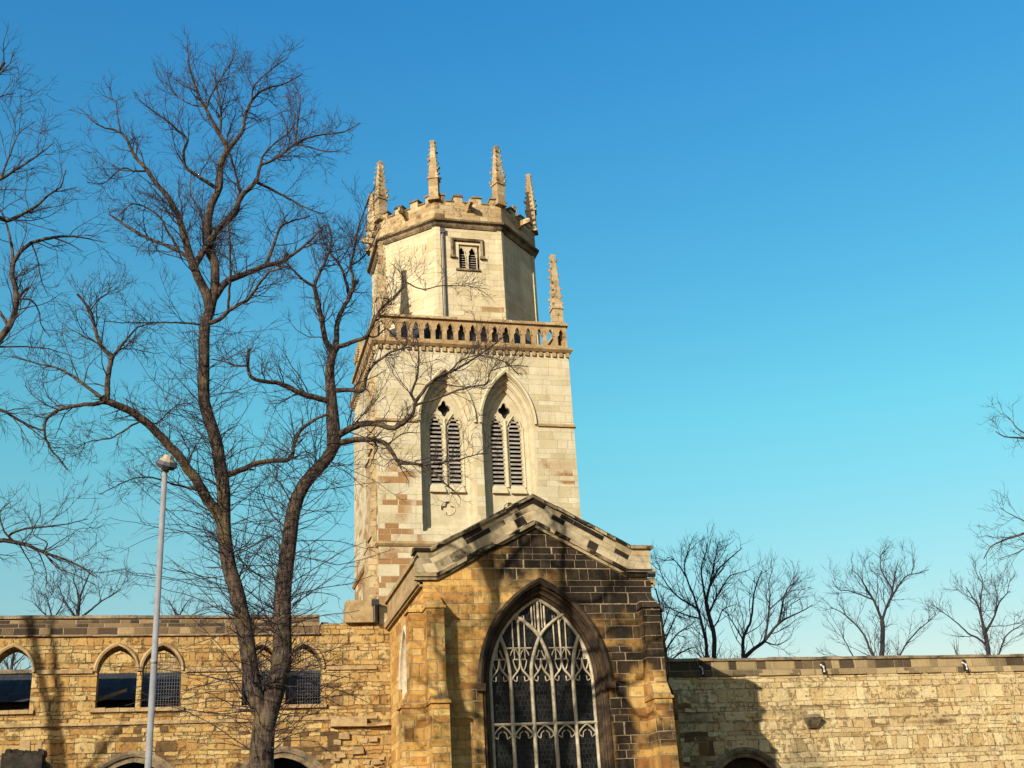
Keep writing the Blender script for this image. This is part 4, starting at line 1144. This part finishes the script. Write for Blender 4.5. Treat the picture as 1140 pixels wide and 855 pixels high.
# big low limb to the left
m_([(244, 575), (232, 558), (219, 538), (205, 516), (192, 500), (182, 489), (167, 474), (150, 461), (128, 450), (113, 443)], 12, 7, -.3)
m_([(116, 445), (104, 450), (84, 452), (68, 456), (57, 462), (50, 474), (53, 494), (64, 510), (76, 523)], 5, 1.2, .2)
m_([(118, 446), (120, 422), (123, 405), (125, 397)], 6, 5, .2)
m_([(125, 397), (112, 384), (106, 365), (101, 348), (93, 336), (86, 327)], 4.5, 2.4, -.2)
m_([(125, 398), (136, 384), (146, 372), (154, 364), (170, 360)], 4, 1, .3)
m_([(100, 346), (110, 333), (122, 324), (119, 312)], 1.8, .7, .3)
m_([(113, 444), (96, 430), (76, 416), (58, 408), (38, 404), (14, 396)], 4, .9, .3)
m_([(160, 470), (140, 478), (122, 488), (98, 492), (84, 500)], 2.4, .8, -.3)
m_([(156, 466), (164, 472), (176, 470), (188, 458), (200, 450), (214, 449)], 2.2, .8, .4)
m_([(219, 546), (196, 540), (178, 534), (160, 531), (140, 536), (112, 550)], 2.8, .8, -.4)
# limb crossing to the right stem
m_([(254, 536), (270, 523), (286, 515), (306, 513), (324, 510), (327, 495), (334, 480), (348, 468), (364, 462)], 7, 3, .15)
m_([(366, 446), (350, 442), (332, 436), (315, 428), (300, 425), (286, 423), (278, 418), (276, 404), (277, 388)], 7.5, 3, -.35)
m_([(277, 408), (262, 407), (248, 402), (236, 400)], 3, 1.2, .3)
# right stem, upper divisions
m_([(371, 394), (362, 378), (359, 360), (354, 338), (350, 319)], 7, 5, -.3)
m_([(350, 319), (337, 311), (326, 300), (318, 292)], 4, 2.2, -.4)
m_([(351, 318), (356, 303), (364, 287), (369, 266), (366, 250)], 4, 1.8, .3)
m_([(374, 387), (376, 358), (381, 345), (389, 331), (395, 318), (399, 312)], 7, 4, .3)
m_([(392, 321), (393, 306), (390, 297), (394, 280), (397, 262), (402, 244), (410, 222), (418, 206)], 4, 1, -.2)
m_([(389, 330), (383, 306), (377, 293), (368, 283), (360, 268), (357, 256), (352, 240)], 4.5, 1.2, .4)
m_([(390, 297), (400, 290), (408, 282), (416, 268), (424, 250)], 2.6, .9, .5)
m_([(378, 388), (394, 380), (409, 373), (420, 350), (430, 338), (442, 328), (452, 314)], 6, 1.4, -.35)
m_([(440, 330), (448, 318), (447, 305), (438, 296)], 1.8, .7, .3)
m_([(452, 316), (470, 322), (490, 318), (512, 318), (545, 322)], 1.8, .7, -.2)
m_([(372, 435), (388, 434), (404, 435), (408, 418), (414, 408), (426, 398), (438, 391), (456, 386)], 6, 1.8, -.3)
m_([(408, 372), (418, 375), (430, 366), (436, 372), (450, 384)], 2.4, .8, .3)
m_([(374, 486), (388, 478), (404, 472), (420, 472), (438, 477), (449, 470), (459, 462)], 8.5, 5, -.3)
m_([(459, 462), (462, 447), (458, 437), (464, 421), (466, 400), (466, 386), (462, 372)], 4, 1.2, -.2)
m_([(463, 447), (474, 432), (486, 421), (502, 414), (517, 406), (537, 393), (562, 374)], 4.4, 1.2, -.15)
m_([(465, 452), (484, 444), (507, 436), (526, 430), (542, 427), (545, 415), (553, 410), (570, 407), (588, 408)], 3.2, .9, -.25)
m_([(500, 416), (512, 402), (530, 396), (548, 398), (565, 405), (578, 418)], 1.8, .7, .3)
m_([(372, 499), (388, 491), (408, 489), (420, 490), (431, 495), (438, 506), (444, 515), (460, 517), (472, 519), (486, 530), (500, 542), (512, 553)], 8, 1.2, -.3)
m_([(470, 519), (492, 515), (512, 511), (536, 505), (556, 506)], 2.6, .8, -.3)
m_([(432, 494), (440, 488), (452, 482), (468, 482)], 2, .8, .2)
m_([(415, 490), (420, 498), (416, 508), (412, 520)], 2.6, .8, .4)
m_([(329, 565), (318, 548), (306, 530), (297, 520)], 2.2, .8, -.5)
m_([(320, 590), (312, 582), (300, 570), (288, 545)], 2, .8, .4)
T1.down(25)
lo = lambda i: i in (0, 1)
grow(T1, 'bare_tree', 'tall twin stemmed leafless tree with long twigs, in front of the nave wall', 'tree', None, (M['bark'], M['twig']),
     [dict(step=.165, t0=.14, lmean=1.6, npts=8, up=.22, rmin=.0085, rmax=.019, rk=.42, curl=.17, tipk=.22),
      dict(step=.17, t0=.12, lmean=.86, npts=6, up=.16, rmin=.0066, rk=.62, rmax=.011, curl=.17),
      dict(step=.165, t0=.15, lmean=.42, npts=4, up=.12, rmin=.0052, rk=.7, rmax=.0065, curl=.15, ang=(25, 58))],
     shoots=[(lo, dict(step=.06, t0=.02, lmean=2.5, npts=10, ang=(40, 88), up=-.02, rmin=.0105, rk=.07, rmax=.015, curl=.10, taper=.45, lvar=(.3, 1.45), tipk=.85),
              dict(step=.36, t0=.2, lmean=.9, npts=6, up=-.04, rmin=.007, rk=.7, rmax=.0095, curl=.15, ang=(25, 60)),
              dict(step=.42, t0=.2, lmean=.4, npts=4, up=0, rmin=.0042, rk=.8, rmax=.006, curl=.14, ang=(25, 55)))])

# ---- tree cut by the left edge
T2 = Tree(5, 22.0)
T2.limb([(-108, 856), (-104, 760), (-98, 690), (-95, 620)], 38, 26, 0, wig=.004)
m_ = T2.limb
m_([(-95, 620), (-70, 520), (-40, 440), (-15, 400), (0, 376), (14, 356), (18, 330), (13, 302), (18, 287), (32, 272), (49, 266)], 17, 3.6, .06, wig=.006)
m_([(-95, 630), (-112, 520), (-110, 400), (-90, 280), (-70, 200), (-40, 130), (-10, 90), (6, 70)], 22, 3, -.05, wig=.006)
m_([(-88, 270), (-50, 250), (-10, 240), (10, 246), (30, 236), (47, 224), (66, 209), (74, 189)], 8, 1.2, .2)
m_([(60, 213), (70, 212), (86, 208)], 1.8, .7, .2)
m_([(-80, 230), (-40, 215), (0, 200), (27, 183), (44, 172), (60, 158)], 7, 1, -.2)
m_([(0, 202), (12, 170), (22, 148), (40, 135)], 2.6, .8, .3)
m_([(-50, 160), (-20, 125), (0, 108), (18, 103)], 3, .8, .3)
m_([(48, 267), (71, 263), (88, 264), (119, 270)], 4, .8, .1)
m_([(60, 265), (78, 272), (92, 280)], 2.2, .8, .2)
m_([(16, 290), (12, 268), (6, 246), (-4, 225)], 4, 1.4, .3)
m_([(34, 272), (42, 290), (46, 312), (54, 330)], 2, .7, .3)
m_([(19, 332), (26, 325), (33, 320)], 4, 3, -.1)
m_([(20, 333), (34, 334), (43, 346), (46, 362), (56, 376)], 2.4, .8, .3)
m_([(8, 364), (-8, 336), (-20, 330)], 4, 2, .3)
m_([(-80, 540), (-50, 480), (-20, 462), (0, 456), (20, 468), (38, 476), (50, 480)], 9, 1.6, .1)
m_([(12, 462), (30, 474), (48, 488), (62, 500)], 2, .7, .2)
m_([(0, 388), (30, 386), (60, 390), (88, 400)], 2.2, .7, .3)
m_([(-95, 690), (-60, 640), (-30, 612), (0, 602), (27, 605), (49, 615), (81, 627), (108, 642)], 10, 1.2, .05)
m_([(10, 603), (10, 596), (28, 589), (44, 587), (70, 584), (98, 578)], 3, .8, .3)
m_([(12, 603), (4, 590), (0, 570), (10, 560)], 2.4, .8, -.3)
m_([(46, 613), (52, 604), (38, 596), (40, 588)], 1.8, .7, .3)
m_([(52, 617), (64, 632), (84, 640), (104, 650)], 2, .7, -.3)
T2.down(38)
grow(T2, 'bare_tree', 'leafless tree cut by the left edge, its branches reaching in towards the lamp post', 'tree', None, (M['bark'], M['twig']),
     [dict(step=.2, t0=.25, lmean=1.3, npts=7, up=.12, rmin=.0055, rmax=.014, rk=.42, curl=.17),
      dict(step=.17, t0=.15, lmean=.7, npts=5, up=.05, rmin=.005, rk=.62, rmax=.009, curl=.16),
      dict(step=.15, t0=.2, lmean=.35, npts=4, up=.05, rmin=.004, rk=.7, rmax=.005, curl=.14, ang=(25, 55))])

# ---- tree cut by the right edge
T3 = Tree(23, 36.0)
T3.limb([(1262, 870), (1260, 760), (1250, 660), (1240, 560)], 26, 16, 0, wig=.004)
m_ = T3.limb
m_([(1242, 575), (1210, 520), (1180, 498), (1150, 488), (1122, 487), (1108, 480)], 9, 1.2, .1)
m_([(1150, 489), (1134, 478), (1124, 466), (1116, 460)], 2.4, .7, .2)
m_([(1252, 680), (1210, 630), (1180, 600), (1150, 592), (1126, 598), (1104, 608), (1096, 622)], 9, 1.1, .1)
m_([(1160, 594), (1140, 580), (1124, 572), (1114, 566)], 2.6, .7, .2)
m_([(1170, 598), (1150, 606), (1130, 616), (1112, 622)], 2.6, .7, -.2)
m_([(1240, 565), (1235, 470), (1230, 400), (1215, 340)], 12, 2, .2)
m_([(1236, 500), (1200, 440), (1180, 420), (1165, 410)], 6, 1.2, -.2)
T3.down(26)
grow(T3, 'bare_tree', 'leafless tree cut by the right edge, only its branch tips showing against the sky', 'tree', None, (M['bark'], M['twig']),
     [dict(step=.22, t0=.3, lmean=1.5, npts=6, up=.1, rmin=.008, rmax=.016, rk=.42, curl=.17),
      dict(step=.2, t0=.15, lmean=.8, npts=5, up=.05, rmin=.008, rk=.62, rmax=.010, curl=.16),
      dict(step=.2, t0=.2, lmean=.36, npts=4, up=.05, rmin=.005, rk=.7, rmax=.007, curl=.14, ang=(25, 55))])

# ---- tree beyond the left edge, known by the shadow of its stem on the nave wall
T4 = Tree(41, 38.0)
T4.limb([(-438, 900), (-436, 780), (-434, 690), (-430, 600), (-425, 520)], 26, 15, 0, wig=.004)
m_ = T4.limb
m_([(-426, 530), (-410, 440), (-385, 360), (-370, 290)], 12, 2, .2)
m_([(-427, 530), (-445, 440), (-470, 360), (-480, 280)], 13, 2, -.2)
m_([(-432, 640), (-400, 580), (-370, 540), (-340, 500)], 8, 1.5, -.1)
m_([(-433, 660), (-470, 600), (-500, 560)], 7, 1.5, .2)
m_([(-425, 540), (-428, 430), (-422, 330)], 10, 2, .1)
T4.down(26)
grow(T4, 'bare_tree', 'leafless tree beyond the left edge whose shadow falls on the nave wall', 'tree', None, (M['bark'], M['twig']),
     [dict(step=.5, t0=.3, lmean=1.6, npts=6, up=.2, rmin=.01, rmax=.02, rk=.42, curl=.17), dict(step=.4, t0=.15, lmean=.8, npts=5, up=.1, rmin=.008, rk=.62, rmax=.012, curl=.16)])

# ---- far trees over the walls
FAR = [dict(step=.42, t0=.12, lmean=2.7, npts=6, tipk=.4, up=.45, rmin=.02, rmax=.035, rk=.45, curl=.16),
       dict(step=.36, t0=.12, lmean=1.5, npts=5, up=.3, rmin=.014, rk=.65, rmax=.022, curl=.16),
       dict(step=.30, t0=.2, lmean=.8, npts=4, up=.2, rmin=.010, rk=.7, rmax=.014, curl=.15, ang=(25, 55))]
GRP = None
far_trees = []


def far_tree(seed, Y, limbs, label, spec=FAR):
    t = Tree(seed, Y)
    for i, l in enumerate(limbs): t.limb(l[0], l[1], l[2], l[3] if len(l) > 3 else None, free=len(l) > 4)
    t.down(limbs[0][1])
    return grow(t, 'bare_tree', label, 'tree', GRP, (M['far_bark'], M['far_twig']), spec)


far_tree(31, 72, [
    ([(793, 790), (794, 760), (795, 727), (795, 707), (792, 695), (789, 685), (786, 670)], 6.5, 4.5, .05),
    ([(792, 770), (788, 745), (787, 727), (785, 707), (780, 689), (776, 675), (771, 660), (765, 645), (762, 628), (766, 614)], 5.5, 1, -.1),
    ([(786, 671), (791, 651), (800, 634), (810, 624), (818, 617), (826, 610)], 3.6, .9, .2),
    ([(786, 670), (782, 648), (781, 632), (786, 614), (788, 604)], 3, .8, -.3),
    ([(790, 682), (802, 657), (812, 642), (822, 638), (832, 635)], 2.8, .8, -.2),
    ([(776, 677), (757, 666), (746, 655), (738, 643), (734, 632)], 2.8, .8, .3),
    ([(792, 655), (794, 632), (797, 616), (800, 604)], 2.2, .7, .3),
    ([(796, 700), (800, 690), (804, 680), (812, 675), (820, 673)], 2, .7, .2),
    ([(780, 690), (765, 685), (752, 680), (742, 676), (734, 682)], 2.2, .7, -.2),
    ([(765, 645), (755, 628), (748, 622), (742, 620)], 1.8, .7, -.3)],
    'dark forked bare tree just right of the transept, rising behind the chancel wall')
far_tree(32, 74, [
    ([(829, 790), (829, 760), (828, 728)], 7, 6, 0),
    ([(828, 735), (827, 713), (832, 700), (836, 690), (838, 672), (840, 660), (844, 645), (848, 636)], 4.6, .9, .2),
    ([(829, 732), (840, 722), (851, 714), (860, 702), (866, 695), (874, 689), (883, 685), (894, 680), (905, 673)], 5, .9, -.15),
    ([(851, 714), (855, 690), (857, 664), (856, 648), (860, 636)], 3.2, .8, .3),
    ([(866, 695), (870, 680), (873, 664), (878, 654), (888, 646)], 3, .8, -.2),
    ([(828, 712), (820, 700), (814, 690), (808, 680)], 2, .7, .2),
    ([(853, 716), (864, 718), (874, 714), (880, 710)], 2, .7, .2),
    ([(857, 680), (868, 668), (876, 660)], 1.8, .7, .3)],
    'low spreading bare tree with a slanting limb, second one right of the transept')
far_tree(33, 76, [
    ([(980, 800), (981, 760), (982, 729), (983, 705), (982, 691)], 7, 5, 0),
    ([(982, 692), (973, 669), (964, 654), (957, 642), (948, 634)], 3.6, .8, -.2),
    ([(982, 690), (986, 678), (993, 661), (996, 640), (1000, 624)], 3.6, .8, .2),
    ([(988, 672), (1000, 652), (1010, 641), (1022, 638), (1034, 634)], 2.6, .8, -.2),
    ([(980, 745), (970, 727), (964, 711), (955, 698), (944, 687), (934, 680), (924, 676)], 3.6, .8, .2),
    ([(984, 655), (982, 636), (980, 622), (984, 612)], 2.2, .7, .3),
    ([(972, 667), (958, 662), (946, 658), (934, 656), (926, 646)], 2.2, .7, .3),
    ([(992, 760), (1002, 729), (1016, 708), (1028, 696), (1042, 684)], 2.8, .8, -.2, 1),
    ([(958, 745), (946, 724), (940, 712), (934, 700)], 2, .7, .2, 1)],
    'bare tree with an open rounded crown, behind the middle of the chancel wall')
far_tree(34, 76, [
    ([(1101, 800), (1101, 760), (1100, 729), (1098, 712), (1095, 698)], 6.5, 5, 0),
    ([(1095, 699), (1089, 675), (1082, 664), (1075, 653)], 3.6, .8, -.2),
    ([(1099, 704), (1106, 688), (1112, 672), (1118, 664), (1124, 658)], 3.4, .8, .2),
    ([(1098, 720), (1088, 710), (1079, 706), (1066, 694), (1053, 684), (1046, 680)], 3, .8, .2),
    ([(1092, 684), (1092, 664), (1094, 648), (1090, 636)], 2.4, .7, .3),
    ([(1108, 684), (1110, 664), (1106, 646)], 2, .7, -.3),
    ([(1104, 760), (1112, 729), (1120, 708), (1134, 698), (1150, 690)], 3, .8, -.2)],
    'bare tree with an upright narrow crown, farthest right behind the chancel wall')
far_tree(35, 80, [
    ([(88, 760), (87, 720), (87, 687), (88, 672), (89, 662)], 5, 3, 0),
    ([(88, 672), (86, 658), (82, 646), (84, 636)], 2.2, .8, .2), ([(89, 664), (94, 652), (98, 642), (104, 634)], 2.2, .8, -.2),
    ([(92, 690), (102, 678), (112, 670), (122, 664), (134, 656)], 2.6, .8, .2), ([(84, 690), (74, 672), (68, 660), (64, 650)], 2.2, .7, .2),
    ([(62, 720), (58, 690), (54, 672), (50, 660)], 3, .8, -.2, 1), ([(60, 690), (68, 676), (72, 664)], 1.8, .7, .2), ([(58, 690), (46, 680), (38, 672)], 1.6, .7, .2)],
    'distant bare tree showing above the far left end of the nave wall')
far_tree(36, 80, [
    ([(200, 790), (200, 730), (199, 700), (198, 684)], 4, 2.4, 0), ([(198, 690), (192, 676), (188, 668)], 1.8, .7, .2), ([(199, 688), (206, 674), (212, 666)], 1.8, .7, -.2), ([(200, 698), (212, 686), (222, 680)], 1.8, .7, .2)],
    'small distant bare treetop between the lamp post and the twin stems')
far_tree(37, 84, [
    ([(12, 830), (12, 780), (12, 750), (14, 738), (16, 728)], 4, 2.4, 0), ([(12, 750), (6, 738), (2, 730), (0, 722)], 2, .7, .2), ([(14, 742), (22, 734), (28, 728)], 2, .7, -.2), ([(12, 756), (24, 748), (34, 742)], 1.8, .7, .3), ([(11, 760), (0, 750), (-10, 740)], 1.8, .7, .3)],
    'distant bare tree seen through the leftmost nave opening')
# dark drooping shrubby tree close behind the transept's right corner
far_tree(38, 60, [
    ([(742, 790), (742, 760), (741, 725), (738, 700), (735, 676), (730, 655)], 4, 1.6, 0),
    ([(741, 725), (752, 708), (762, 700), (772, 694)], 2.4, .8, -.2), ([(740, 712), (748, 696), (754, 684), (764, 678)], 2.2, .8, .2), ([(742, 740), (756, 728), (768, 722), (776, 720)], 2.2, .8, .2), ([(738, 700), (744, 682), (748, 670)], 2, .7, .3)],
    'dense dark twiggy shrub tree close against the right corner of the transept',
    [dict(step=.2, t0=.1, lmean=1.4, npts=6, up=-.1, rmin=.014, rmax=.025, rk=.45, curl=.16), dict(step=.22, t0=.1, lmean=.6, npts=4, up=-.2, rmin=.012, rk=.65, rmax=.018, curl=.16),
     dict(step=.2, t0=.2, lmean=.36, npts=4, up=-.2, rmin=.012, rk=.7, rmax=.014, curl=.15, ang=(25, 55))])
